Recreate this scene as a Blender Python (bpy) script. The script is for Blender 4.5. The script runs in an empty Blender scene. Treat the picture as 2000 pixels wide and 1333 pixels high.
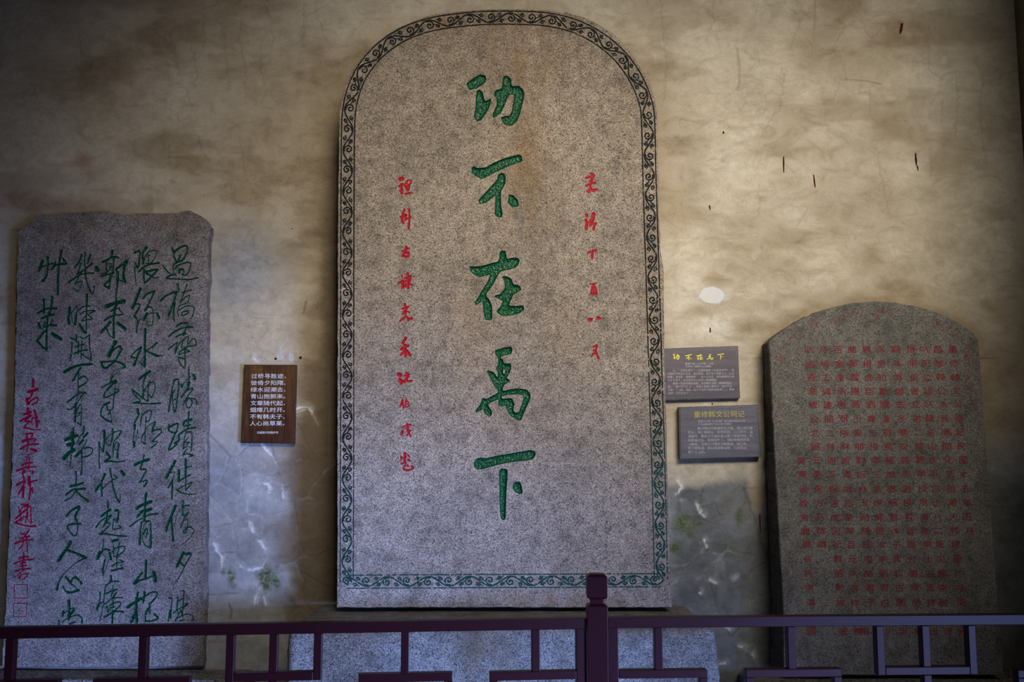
import bpy, bmesh, math, random
import numpy as np
from mathutils import Vector, geometry

random.seed(7)
RNG = np.random.default_rng(7)
SC = bpy.context.scene
COL = SC.collection

# ------------------------------------------------------------------ camera
PITCH = math.radians(6.5)
CAM = np.array((0.0, -4.0, 1.55))
F = 2000 * 35.0 / 36.0
cam_d = bpy.data.cameras.new('camera')
cam_d.lens, cam_d.sensor_width = 35.0, 36.0
cam_d.clip_start, cam_d.clip_end = 0.05, 60
cam = bpy.data.objects.new('camera', cam_d)
cam.location = CAM
cam.rotation_euler = (math.radians(90) + PITCH, 0, 0)
COL.objects.link(cam)
SC.camera = cam

# ------------------------------------------------------------------ light and exposure
SC.view_settings.view_transform = 'Standard'
SC.view_settings.look = 'None'
SC.view_settings.gamma = 1.0
SC.view_settings.use_curve_mapping = False
SC.view_settings.exposure = -0.32

W = bpy.data.worlds.new('hall_air')
SC.world = W
W.use_nodes = True
bgn = W.node_tree.nodes['Background']
bgn.inputs[0].default_value = (0.90, 0.82, 0.84, 1)
bgn.inputs[1].default_value = 0.030


def area_light(name, loc, aim, sx, sy, power, color, spread=180):
    l = bpy.data.lights.new(name, 'AREA')
    l.shape, l.size, l.size_y = 'RECTANGLE', sx, sy
    l.energy, l.color, l.spread = power, color, math.radians(spread)
    o = bpy.data.objects.new(name, l)
    o.location = loc
    o.rotation_euler = (Vector(aim) - Vector(loc)).to_track_quat('-Z', 'Y').to_euler()
    COL.objects.link(o)
    return o


# blue daylight from a side doorway, low down and well to the right: it rakes the wall at forty-five degrees
area_light('side_door_daylight', (3.25, -4.1, 0.62), (-1.45, 0.15, 0.22), 0.9, 1.1, 92, (0.29, 0.44, 1.0), 38)
# the hall's main doorway, behind the visitor and to the right
area_light('doorway_daylight', (3.3, -6.2, 0.75), (-0.6, 0.1, 0.5), 3.0, 1.7, 14, (0.42, 0.50, 1.0), 60)
# warmer light from the high clerestory opening in front of the wall
area_light('clerestory_daylight', (1.5, -4.0, 4.3), (0.42, 0.2, 2.38), 3.0, 1.6, 45, (1.0, 0.91, 0.77), 39)
# Brush strokes of the carved writing.  "@ x0 y0 s" opens a piece of stone surface (origin and magnification),
# "# c" opens one character, every other line is one brush stroke: width (or start-end width), then x,y points.
GREEN_POEM = """
@ 300 470 8.89
# 過
30 320,130 345,200 350,280 400,385
30 345,210 430,140 530,95 585,115 570,220 500,340 430,370
26 465,255 430,340
22 375,390 340,440 345,560 385,600
22 370,490 430,430 560,385 640,400 630,490 590,570 545,605 490,590
34 445,500 445,560
28 450,510 510,500 520,560
24 155,430 220,520 300,590 340,600
26-18 290,605 225,655 400,670 600,680 770,650
# 橋
30 415,760 430,880
28 430,880 300,920 200,970 125,1045
34 390,900 350,1050 300,1190 255,1310
30 360,1080 350,1200 345,1340 350,1390
18 580,760 520,930 460,1090
18 490,905 570,880 650,860
16 500,1040 560,980 625,960 600,1060 540,1100 450,1140 415,1230 425,1310
16 440,1210 520,1160 620,1135 700,1160 690,1260 660,1340 640,1360
20 600,1220 495,1250 490,1300 550,1290 600,1250
@ 300 620 8.89
# 尋
26 395,160 460,115 560,100 590,130 550,220 510,310
24 265,330 380,240 500,190 590,175 675,170
24 390,345 460,305 560,285
18 255,550 330,500 410,440 385,530 365,630 400,560 450,450 510,400 595,335 600,380 590,480 650,400 710,375 740,450 720,490 600,510 535,525
18 535,525 570,560 630,595 540,610 440,650 460,600 540,540
18 510,400 485,490 490,540
20 540,530 540,640 545,860 500,860 425,720 460,700 520,720
@ 300 740 8.89
# 勝
24 360,30 330,130 300,300 260,570
26 360,30 400,10 435,40 425,200 400,400 375,570 340,540
20 370,200 330,260 330,400 345,520
14 330,390 410,330
26 490,150 475,100
14 500,130 540,60 600,-10 640,-35
20 610,-200 615,0 600,80
36 690,-60 715,10
36 610,70 580,190
22 580,190 480,320
18 560,210 680,165 640,240 560,360 510,460
20 560,350 660,345 730,370 750,440
20 600,350 560,430 580,500 630,500 665,420 650,360
# 蹟
26 265,800 260,900 330,940
26 280,840 400,780 420,800 390,930 350,950
28 370,940 330,1060 260,1220 290,1230 400,1140 360,1120 430,1080 430,990
24 610,580 600,740 590,880
34 510,800 540,740 660,710
20 530,830 640,800
24 450,965 560,890 650,860 735,850
20 560,920 530,1060 520,1220
22 570,930 650,930 665,1000 655,1250
16 540,1110 600,1020 550,1110 620,1100 560,1160
14 520,1210 600,1180 640,1200
18 580,1220 500,1330 560,1310 670,1320
26 640,1345 680,1335
@ 300 880 8.89
# 徙
38 370,190 215,480
12 270,400 350,375 360,410 330,510
24 330,510 255,650
26 325,520 315,840
34 435,350 435,540
22 435,540 540,475 630,430
34 555,160 550,460
16 560,460 555,690
18 560,310 655,275
16 400,690 520,620 660,560 555,700
26-12 400,690 500,745 620,765 740,760
# 倚
38 375,970 230,1330 215,1390
34 300,1190 320,1400 335,1570
10 470,1030 400,1130 370,1260 355,1330
24 505,870 500,1100
22 500,1000 550,960 615,960
20 490,1120 540,1130 610,1075 540,1170 470,1340
14 530,1220 590,1210 580,1380
20 580,1340 520,1410 545,1440 575,1400 570,1350
22-6 580,1340 640,1330 700,1390 680,1460 560,1590 455,1665
@ 300 1000 8.89
# 夕
36 515,710 405,950
36-8 550,740 620,730 640,760 540,950 450,1130 330,1290
24 460,880 520,940
@ 300 1120 13.33
# 陽
30 400,640 440,660 475,670 455,900 440,1180
28 420,970 380,1250
30 630,640 600,950
26 720,470 790,470 780,640 760,900 740,1120
24 640,740 780,650
24 500,1050 620,960 760,880 900,790
20 800,800 900,800 780,900
28 620,1000 640,1050
24 700,980 640,1100 560,1240
26 700,960 760,1130
22 620,1180 750,1100 880,1070 990,1100 1040,1190 990,1250
26 680,1250 790,1220
@ 240 470 8.89
# 隈
26 200,215 270,180 290,200 270,460
30 210,390 240,470
24-12 200,470 210,600 230,780
34 410,120 330,220
34 330,230 350,400
18 350,390 380,300 430,210 530,170 590,200 560,290 490,390 400,400
18 440,240 440,370
12 390,270 480,265
24 265,550 350,470 460,420 630,390
28 360,500 360,600 365,710 390,730 480,640 600,510 500,520 370,550
36-10 370,540 450,590 540,650 630,630
# 綠
38 300,840 165,1170
24 170,1170 220,1110 290,1110 280,1170 195,1310
24 200,1330 250,1380 235,1590
14 290,1370 260,1450
28 345,1010 420,930 550,880
28 550,880 470,1050 380,1220
16 400,1190 470,1150 520,1220 515,1440 470,1480 430,1470 400,1410
40 420,1270 360,1370
14 410,1290 480,1260 560,1260
36 590,1270 625,1350
@ 240 590 8.89
# 水
38 385,480 380,700 370,1120
20 370,1120 330,1090 290,1040
28-14 590,710 500,790 400,850
20-36 400,850 480,890 600,940
30-4 600,940 650,935 720,920
22 320,780 240,840 140,950 200,970
36 310,800 270,900 190,1100
@ 240 700 8.89
# 迎
36 290,360 370,290 470,230
26 400,290 350,450 345,700
22 160,540 240,610 350,700 430,750
18 345,620 410,500 470,430 540,420 560,490 540,590 500,680 450,640
20 460,400 435,560 435,750
22 155,550 200,640 300,740 180,780
22 180,780 300,780 450,795 650,780
# 潮
34 250,890 270,980
22 270,990 200,1120
36 200,1160 200,1230
14 200,1250 170,1466
14 260,1240 220,1430
34 195,1460 185,1540
20 330,980 300,1170
18 340,990 420,920 490,910 490,960 460,1070 420,1100 390,1070
18 400,1030 385,1250 385,1490
16 380,1280 340,1350 320,1440 380,1490
14 390,1240 470,1150 560,1110
28 555,1110 500,1280
20 500,1280 580,1240 660,1240 660,1300 580,1370 510,1450
18 510,1450 600,1460 490,1560
@ 240 830 8.89
# 去
20 365,520 350,610
40 210,700 300,650 450,605
24 330,660 300,780
24 300,780 400,780 360,880 290,1000
18 290,1000 400,970
30 410,970 410,1010 365,1070
@ 240 950 8.89
# 青
40 400,130 380,300 365,600
44 235,390 330,330 490,270
40 370,440 480,400
36 340,430 250,530
22 120,705 230,620 330,560 460,500 610,480
22 330,620 300,780
32 300,800 290,1010
30 400,620 460,610 480,700 480,1070
12 400,630 350,720 335,870 350,980
20 350,980 400,1040 470,1070
24 350,840 400,740 420,780 400,890
@ 240 1080 8.89
# 山
36 400,140 390,420
30 330,350 190,540
38-20 190,540 300,480 420,450 500,410
48 530,350 560,490
# 抱
34 255,700 225,860
40 75,950 200,870 310,800
44 225,860 225,1000 140,1200
44 220,1000 235,1200
34 375,690 345,860
24 380,760 500,690 590,690 575,770 480,880
30 460,890 460,1040
30 430,980 390,1080 380,1190
26-30 380,1190 500,1190 610,1140 540,1070
@ 180 480 8.89
# 郭
38 350,90 325,200
34-24 180,285 260,250 340,205 410,195 455,215
24 245,300 245,470
14 260,320 330,310 290,370 340,360 260,460
30 375,210 365,340 350,480
24 155,540 170,490 240,480
26 160,535 260,505 370,475
26 370,470 310,530 290,600 200,690
26 200,690 290,740
28 310,560 290,740
12 310,580 360,530
34 405,420 480,360 590,275
44 590,280 550,400 540,540 560,620
18 560,630 520,620 470,600
22 430,450 420,500 440,560
22 455,460 450,560
40-24 440,560 430,720 410,870
# 來
24 415,900 420,1050
54 250,1055 400,1000 545,970
24 400,1070 360,1110 330,1140
20 430,1100 470,1090 480,1130 540,1190 420,1210
26 210,1300 330,1230 400,1190
36 400,1060 370,1250 370,1450 375,1600
22 375,1600 300,1560 255,1450
34 315,1330 150,1510
38 440,1345 575,1450
@ 180 590 8.89
# 文
54 400,700 350,790 290,930
22 350,860 400,810 470,770
34 480,780 500,830 460,910 400,1010 300,1110 240,1150 180,1130 155,1045
28-20 155,1045 260,1040 380,1025
22-40 380,1030 470,1050 540,1090 560,1130
10 555,1140 450,1165 350,1240 325,1330
10 555,1150 470,1195 395,1265 345,1330
@ 170 720 8.89
# 章
28 430,130 405,250
48 490,230 440,250
22 250,340 330,290 430,245
26 440,280 330,390 285,480
24 285,500 350,500 480,430 550,390
22 550,390 490,350 475,400
20 475,400 460,550 445,700
14 445,700 400,750 420,830 430,930
26 425,930 340,900 250,830 235,770 260,690 320,620 390,590
26 345,640 350,710 400,740 370,800
@ 170 840 8.89
# 隨
40 290,20 300,100
40-30 300,100 290,250 275,380
18 275,380 235,320 205,210
22 205,210 210,400 205,540 215,660
32 440,-10 440,100 420,200
16 420,220 390,270 350,260 330,200 360,120 440,60 530,20 600,20
20 600,25 540,120 470,200 450,300 450,470
16 460,320 490,240 530,215 545,260
32 545,260 530,350 525,490
14 480,350 540,340
34 335,400 400,480
26 400,480 310,550
34-14 310,550 420,545 520,560 660,540
# 代
36 305,770 240,920 145,1060
26 250,930 255,1150
16 265,1030 330,960 430,880 530,840
20 530,835 465,790
28 395,680 420,830 450,1000 500,1160 550,1260
18 570,1250 575,1150
44 600,725 635,775
@ 170 980 8.89
# 起
26 360,-5 360,150
30 240,260 330,190 405,145
28 345,180 335,290 310,370
22 155,450 240,340 340,270 420,240
24 415,245 340,350 280,430
20 350,370 400,390 340,470 220,570
28-20 220,570 330,560 480,590 680,605
34 490,160 540,160 540,240 515,350
18 500,330 460,310 450,400 450,480 530,475 590,445 540,420
# 煙
22 280,670 280,780 255,890
26 310,820 390,850
12 255,890 270,930 320,960 305,1080 280,1200
46 220,890 180,990
12 220,880 320,830
14 310,1000 270,1150 265,1270
26 265,1180 280,1290
12 290,1250 340,1130 370,1010
38 440,690 535,665
22 555,720 545,850 510,960
18 430,890 470,830 560,790 650,785 650,850 570,920 480,960
18 460,770 460,960
40 385,900 410,1000
16 515,960 515,1150
12 520,980 570,950
20 430,1130 510,1070 625,1050 570,1020
28 425,1205 520,1180 620,1160
@ 160 1100 10.25
# 瘴
38 580,265 580,370
24 480,450 560,400 630,370 730,375
22-16 480,450 450,600 430,830 390,1020 355,1170
28 360,600 360,700 340,830
38 340,830 295,930
16 350,820 430,770
24 615,470 620,540
26 480,620 580,570 700,530
28 620,580 580,660
22 690,600 600,710 480,810 440,825
22 630,710 720,695 800,700
28 500,880 520,980
22 560,850 680,790 770,795 760,860 640,970
24 620,720 620,900
18 560,860 560,960
20 580,900 660,880
30 450,1090 600,1000 720,970 820,985
36 620,960 610,1080 605,1200
@ 110 480 8.89
# 幾
28 440,160 400,270 320,380
24 420,310 390,430 360,500
22 495,110 490,300 500,430
28 590,160 540,300
26 620,310 510,400 400,480
22 210,640 340,550 430,500 560,480 645,480
18 400,500 360,600 320,670
18 350,650 440,620 430,700 370,790 305,740
26 500,430 510,560 560,720 620,840
22 625,840 650,780 655,700
48 690,380 720,430
# 時
34 530,850 525,1000
22 525,1000 520,1200 520,1400 515,1520
44 230,1080 205,1250 220,1350
16 255,1180 340,1060 365,1080 350,1200
36 340,1200 325,1370
14 260,1200 280,1320 320,1380
18 380,1140 470,1060 590,1050
20 410,1200 500,1140 670,1130 580,1180
18 540,1190 620,1270 520,1290 440,1310 480,1260 520,1210
26 515,1520 460,1490
36 400,1370 440,1440
20 440,1440 515,1520
@ 110 590 8.89
# 開
28 345,580 340,690
26 250,630 300,650 340,640
26-20 265,710 265,830 240,1020
18 415,605 470,640 550,590
26-22 570,580 575,750 590,900 600,1020
20 590,1000 510,960 450,910
22 380,690 380,900
22 445,690 430,850 430,990
20 330,790 420,750 480,740
24 310,900 400,860 530,830
@ 110 700 8.89
# 不
44-30 140,240 260,170 370,130 480,110 620,105
30 420,170 360,260 290,390
20 385,240 375,400 380,500
22 400,360 450,320 510,330 545,390 480,450 380,510
# 有
18 380,500 370,640 330,820
22-26 185,770 290,690 400,610 470,595 515,610
24-12 470,620 390,730 340,840
20 320,810 250,890 185,885
34 325,850 320,1100
18 340,940 400,820 435,820 435,950 430,1170
18 425,1170 360,1115
14 350,960 420,950 360,1020
@ 110 830 8.89
# 韓
32 290,70 280,150
60 280,150 270,240
46 160,265 260,210 360,190
50 200,350 290,330
40 290,290 260,400
52 130,585 220,490 300,440
18 260,520 240,720
26 475,40 465,150
30 540,150 470,220
18 470,140 400,220 350,325
34 395,340 460,270
18 530,260 480,370 440,430
36 330,550 430,460
22-26 440,430 440,600 445,700 425,870
22 480,410 570,395 630,430 610,500 540,550 470,560
# 夫
28 335,820 345,940 330,1060
32 235,1070 350,1050 460,1010
26-32 165,1220 280,1130 400,1120 500,1110
20 150,1320 250,1270 330,1160
26-38 330,1140 430,1240 545,1330
@ 100 940 8.89
# 子
30-34 265,610 340,520 480,440
36 490,450 450,540 410,630 440,700
24 440,700 460,800 440,920 390,950 320,880 280,790 360,750 510,745
@ 90 1080 8.89
# 人
46 420,-185 350,-60 210,140
34-44 370,-40 520,10 680,90
# 心
22-10 670,95 550,160 430,250 300,380
12-36 300,380 230,490 185,640
36 345,430 420,520
28 430,510 460,450 510,430
36 510,430 560,470 610,535
20 430,550 480,570 540,640
36 560,650 460,690 370,690
26 370,690 320,650 295,590
# 尚
44 395,840 395,1000 390,1150
34 300,1020 280,1100
14 290,1080 340,1030 380,1010
16 420,980 480,960
38 480,980 450,1040 420,1070
16 280,1220 350,1150 430,1110 540,1085
30 560,1090 610,1130 620,1220
22 220,1180 220,1330
24 400,1240 490,1210
@ 50 480 6.35
# 艸
28 210,190 165,305
24 270,145 270,270 255,380 210,440
14 165,290 230,250 340,220
20 320,295 370,205
26 440,65 405,300 395,600
22 320,290 380,240 500,225
22 465,165 500,225
# 萊
26 220,670 225,840
26 330,640 310,780 270,880
22 150,840 250,785 380,780
22 200,905 270,870 345,855
24 270,880 260,1050 255,1285
28 160,970 175,1025
18 210,1025 235,955
16 240,1010 300,985 325,930
20 300,985 380,990
22 235,1060 140,1180
26 140,1180 210,1260 260,1290
34 330,1095 435,1160
"""
RED_SIGNATURE = """
@ 10 730 8.89
# 古
42 480,110 480,230
44 400,320 480,300 560,275
32 480,300 440,410 400,440
40 370,440 390,530
26 400,540 450,470 540,420 570,450 540,510 470,540
# 越
42 385,610 400,700
36 325,710 440,670
30 265,830 340,780 440,730
34 430,740 360,800 350,830
24 340,830 430,830 380,870 320,940
28-16 320,940 430,960 520,975 620,980
36 505,640 530,740
26 460,860 470,780 560,760
34 530,740 545,920
30 585,820 550,860 550,930
# 吳
28 365,1040 380,1110
26 390,1050 480,1040 450,1110
38 300,1180 390,1140
26 340,1180 440,1140 530,1140 490,1190
24 400,1170 385,1290 365,1350
28 260,1310 390,1240 570,1225
26-44 440,1310 530,1340
12 510,1370 400,1430 375,1500
@ 10 870 8.89
# 共
16 375,200 365,300 365,400
26 420,215 415,310 400,410
24 285,350 380,310 470,305
32-18 200,445 320,400 430,380 540,375
38 320,450 300,495
14 300,495 380,460 450,450
36 480,460 470,490
# 祚
32 310,540 325,590
32 195,695 270,650 340,625
30 340,630 290,740 235,840
36 310,730 305,900
46 410,560 410,670
24 440,640 550,610
32 430,660 430,770 415,940
28 440,780 475,740 460,790 480,810
@ 10 980 8.89
# 題
22 275,55 370,50
18 235,90 245,190
18 250,190 300,100 330,80
24 330,90 410,45
26 390,70 370,140 300,190 180,300
18 270,200 270,340
26-18 170,370 260,310 350,260
16 260,340 300,320
24 390,100 440,90 440,200 450,375
20 380,130 370,260 350,360
14 400,190 390,300 430,370
28 170,370 280,400 400,430 530,430
# 并
24 265,535 290,570 330,550
26 410,485 400,520 340,590
24 265,645 340,620 420,605
28-20 165,735 280,690 380,670 490,668
22 310,640 300,760 240,825
24 370,620 375,740 385,865
@ 10 1080 9.52
# 書
24 340,5 345,120
30 265,100 350,80 420,70
16 420,75 420,130
24-26 155,210 280,160 400,135 515,130
22 280,200 380,185
22 270,250 400,235
32 340,110 320,200 320,330
26 190,350 300,310 460,300
20 290,360 240,420 270,490
20 270,490 290,420 390,385 430,400 380,460 320,500
"""
SEALS = """
@ 10 1080 9.52
# seal
!16 170,600 165,850 410,845 415,590 170,600
6 210,640 250,680 300,640 360,700 300,740
6 220,740 260,800 330,760 380,800
# seal
!16 155,945 155,1200 390,1190 405,940 155,945
6 200,1000 260,1060 330,1000
6 200,1120 280,1080 350,1150
"""
RED_SMALL = """
@ 770 335 5.56
# 禮
40 62,82 88,80
24 55,160 90,140
26 75,140 80,240
18 60,210 85,190
18 115,140 155,95 185,110 150,160
14 130,110 160,170
18 110,165 165,150
20 130,180 160,175 150,210 130,190
22 120,245 170,235
# 科
22 110,415 90,470
22 70,500 120,470
22 95,480 80,540 100,560
16 110,530 135,470
24 120,470 125,520
22 160,415 165,500 155,620
18 115,530 180,490
# 右
18 85,870 160,835
26 130,820 110,880 90,920
26 110,890 155,885 145,925 110,925
# 諫
16 85,1130 85,1150
20 50,1215 90,1190
28 90,1190 90,1260
18 90,1265 115,1240
22 115,1160 180,1140
24 145,1110 150,1270
20 115,1200 175,1160 160,1210 120,1230
20 150,1220 195,1235
14 120,1260 150,1230
@ 770 570 5.56
# 嘉
26 115,135 125,190
22 90,185 150,165
18 90,245 125,215 165,225
24 130,190 100,230
20 120,225 120,270 60,320
20 90,300 130,270 150,310
26 150,300 190,290
# 禾
26 125,505 90,560
28 75,625 150,585
28 115,580 120,695
22 110,640 70,690
28 130,640 170,690
# 沈
40 50,900 65,905
36 60,955 65,970
26 70,1000 95,970
24 130,885 150,900 140,935
18 105,915 165,900
24 135,930 110,985
24 130,940 150,975 185,970
@ 770 760 7.84
# 伯
30 130,170 95,260
26 130,230 140,295
24 185,155 170,200
20 170,200 170,275 215,265 215,195 175,200
16 175,235 210,225
# 咸
24 120,590 180,560 235,550
26 245,545 250,560
34 120,650 110,695
26 200,535 210,640 250,730
20 170,610 220,585 190,650
26 240,640 195,715
# 題
32 160,985 160,1090
24 150,990 180,985
22 100,1030 105,1090
24 120,1060 180,1040
26 210,1010 230,1040
30 210,1085 230,1100
24 110,1150 180,1120 150,1190 140,1230
18 200,1160 220,1190 170,1180
28 150,1240 220,1245 290,1220 270,1195
@ 1130 325 6.67
# 嘉
26 160,95 200,120 150,200
24 95,155 190,125
26 100,255 160,225 220,215
30 170,190 150,260 170,310
18 110,330 150,290
26 130,340 150,310
26 180,310 240,300 190,325
# 靖
32 100,630 110,650
36 95,700 105,740
32 105,740 100,820
14 110,770 150,700
44 195,620 180,700
32 180,700 150,770
20 150,770 190,750 230,740
28 225,745 205,780 195,825
# 丁
24 120,1130 170,1110 235,1095
28 180,1120 175,1195
@ 1130 525 6.67
# 酉
20 150,200 190,210 225,190
24 190,200 200,240
24 180,240 160,330
24 215,240 235,330
26 165,330 240,330
18 200,240 195,310
# 八
40 137,668 160,665
14 160,665 182,650
38 250,640 270,648
# 月
22 190,1020 240,1000
26 240,1000 225,1080 260,1170
20 190,1070 225,1065 170,1140
18 180,1110 220,1110
"""
# Outlines of the five large characters: "+" is an outline, "-" a hole in it.
BIG = """
@ 880 120 4.165
# 功
+ 128,180 180,140 240,105 285,115 292,150 275,180 215,220 150,235
+ 215,235 235,228 262,250 280,325 330,300 325,345 305,400 250,480 215,490 188,450 205,370 205,290
+ 430,120 460,115 495,145 495,200 550,198 590,225 602,270 585,350 565,430 540,490 500,525 455,522 425,500 405,455 440,445 480,440 500,400 520,270 490,270 465,290 445,350 410,420 375,450 345,460 340,430 375,360 375,305 350,270 365,235 415,220
# 不
+ 170,870 185,850 215,868 280,865 340,830 430,790 560,755 580,775 585,815 480,850 350,910 255,960 195,930 172,905
+ 415,905 440,915 450,950 445,1000 410,1055 412,1180 425,1240 418,1272 370,1265 360,1240 365,1090 330,1120 290,1150 235,1165 225,1130 290,1060 380,960 385,925
+ 475,1080 510,1090 550,1130 555,1180 500,1190 465,1150
@ 880 460 6.665
# 在
+ 245,400 290,405 400,400 500,370 615,340 635,310 635,230 660,198 710,200 725,240 735,310 800,292 875,292 898,320 890,370 850,420 750,450 660,465 625,510 560,630 470,760 465,790 520,860 540,930 545,1060 540,1100 460,1105 440,1060 420,900 415,860 380,880 320,915 318,870 400,730 470,620 520,510 430,535 370,545 300,510 260,470
+ 665,530 720,530 790,560 820,640 880,645 910,670 925,710 860,750 820,770 780,860 760,915 850,920 950,910 960,970 890,1020 780,1045 660,1050 600,1000 610,965 650,930 680,860 640,840 565,800 580,780 640,770 710,690 700,600
@ 880 660 6.665
# 禹
+ 575,165 700,125 790,115 808,160 790,215 660,240 655,275 685,280 690,335 780,335 795,370 775,450 730,525 770,550 760,580 710,605 680,650 680,695 780,670 900,660 1000,680 1045,740 1030,820 960,970 920,1080 870,1075 780,1020 730,940 715,885 650,900 620,870 625,800 520,850 485,870 540,960 535,1010 505,1030 440,985 425,925 330,980 320,955 385,870 415,785 465,800 610,720 620,690 550,600 500,490 465,430 490,425 560,445 610,520 615,450 590,400 625,340 615,260 585,230
- 682,412 698,398 715,430 700,475 682,462
- 660,768 750,745 880,735 940,750 950,790 915,900 890,965 840,980 815,940 835,870 800,785 670,795
@ 880 860 6.665
# 下
+ 300,300 330,245 390,228 440,240 600,205 800,170 950,145 1050,128 1100,150 1110,185 1085,240 1040,262 850,280 700,305 540,345 400,385 340,385 305,345
+ 630,400 660,368 740,380 745,430 735,560 725,720 720,960 715,1030 690,1048 655,1030 640,900 635,600
+ 820,560 850,542 905,545 925,600 940,690 900,710 840,680 805,620
"""

# ------------------------------------------------------------------ picture rays -> places in the hall
FWD = np.array((0, math.cos(PITCH), math.sin(PITCH)))
UPV = np.array((0, -math.sin(PITCH), math.cos(PITCH)))


def rays(px, py):
    px, py = np.asarray(px, float), np.asarray(py, float)
    dx, dy = (px - 1000.0) / F, (666.5 - py) / F
    return FWD[None, :] + dx[:, None] * np.array((1.0, 0, 0))[None, :] + dy[:, None] * UPV[None, :]


class Plane:
    """A surface standing in the hall: y = y0 + k * (z - z0)."""

    def __init__(self, y0, k=0.0, z0=0.0):
        self.y0, self.k, self.z0 = y0, k, z0
        n = np.array((0.0, -1.0, k))
        self.n = n / np.linalg.norm(n)          # points to the visitor

    def at(self, px, py, lift=0.0):
        d = rays(np.atleast_1d(px), np.atleast_1d(py))
        t = (self.y0 + self.k * (CAM[2] - self.z0) - CAM[1]) / (d[:, 1] - self.k * d[:, 2])
        p = CAM[None, :] + d * t[:, None]
        lift = np.asarray(lift, float)
        return p + (lift[:, None] if lift.ndim else lift) * self.n[None, :]


def on_height(px, py, z):
    d = rays([px], [py])[0]
    return CAM + d * ((z - CAM[2]) / d[2])


def to_px(P):
    v = P - CAM[None, :]
    f, u = v @ FWD, v @ UPV
    return 1000 + F * v[:, 0] / f, 666.5 - F * u / f


# ------------------------------------------------------------------ object helpers
def link(o, parent=None):
    COL.objects.link(o)
    if parent is not None:
        o.parent = parent
    return o


def origin(o):
    p = Vector((0, 0, 0))
    while o is not None:
        p += o.location
        o = o.parent
    return p


def thing(name, label, cat, loc=(0, 0, 0), group=None):
    o = bpy.data.objects.new(name, None)
    o.location = loc
    o.empty_display_size = 0.1
    link(o)
    o['label'], o['category'] = label, cat
    if group:
        o['group'] = group
    return o


def mesh_obj(name, verts, faces, mat, parent=None, loc=None, label=None, smooth=False, midx=None):
    """verts are in hall coordinates."""
    verts = np.asarray(verts, float)
    base = origin(parent) if parent is not None else Vector((0, 0, 0))
    loc = Vector(verts.mean(axis=0)) if loc is None else Vector(loc)
    v = verts - np.array(loc)[None, :]
    me = bpy.data.meshes.new(name)
    me.from_pydata(v.tolist(), [], [tuple(int(i) for i in f) for f in faces])
    for m in (mat if isinstance(mat, (list, tuple)) else [mat]):
        me.materials.append(m)
    if midx is not None:
        me.polygons.foreach_set('material_index', np.asarray(midx, np.int32))
    if smooth:
        me.polygons.foreach_set('use_smooth', np.ones(len(me.polygons), bool))
    me.update()
    o = bpy.data.objects.new(name, me)
    o.location = loc - base
    link(o, parent)
    if label:
        o['label'] = label
    return o


def bevel(o, w, seg=2):
    m = o.modifiers.new('bevel', 'BEVEL')
    m.width, m.segments, m.limit_method, m.angle_limit = w, seg, 'ANGLE', math.radians(35)
    return o


BOXF = [(0, 3, 2, 1), (4, 5, 6, 7), (0, 1, 5, 4), (1, 2, 6, 5), (2, 3, 7, 6), (3, 0, 4, 7)]


def box_verts(x0, x1, y0, y1, z0, z1):
    return [(x0, y0, z0), (x1, y0, z0), (x1, y1, z0), (x0, y1, z0), (x0, y0, z1), (x1, y0, z1), (x1, y1, z1), (x0, y1, z1)]


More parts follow.
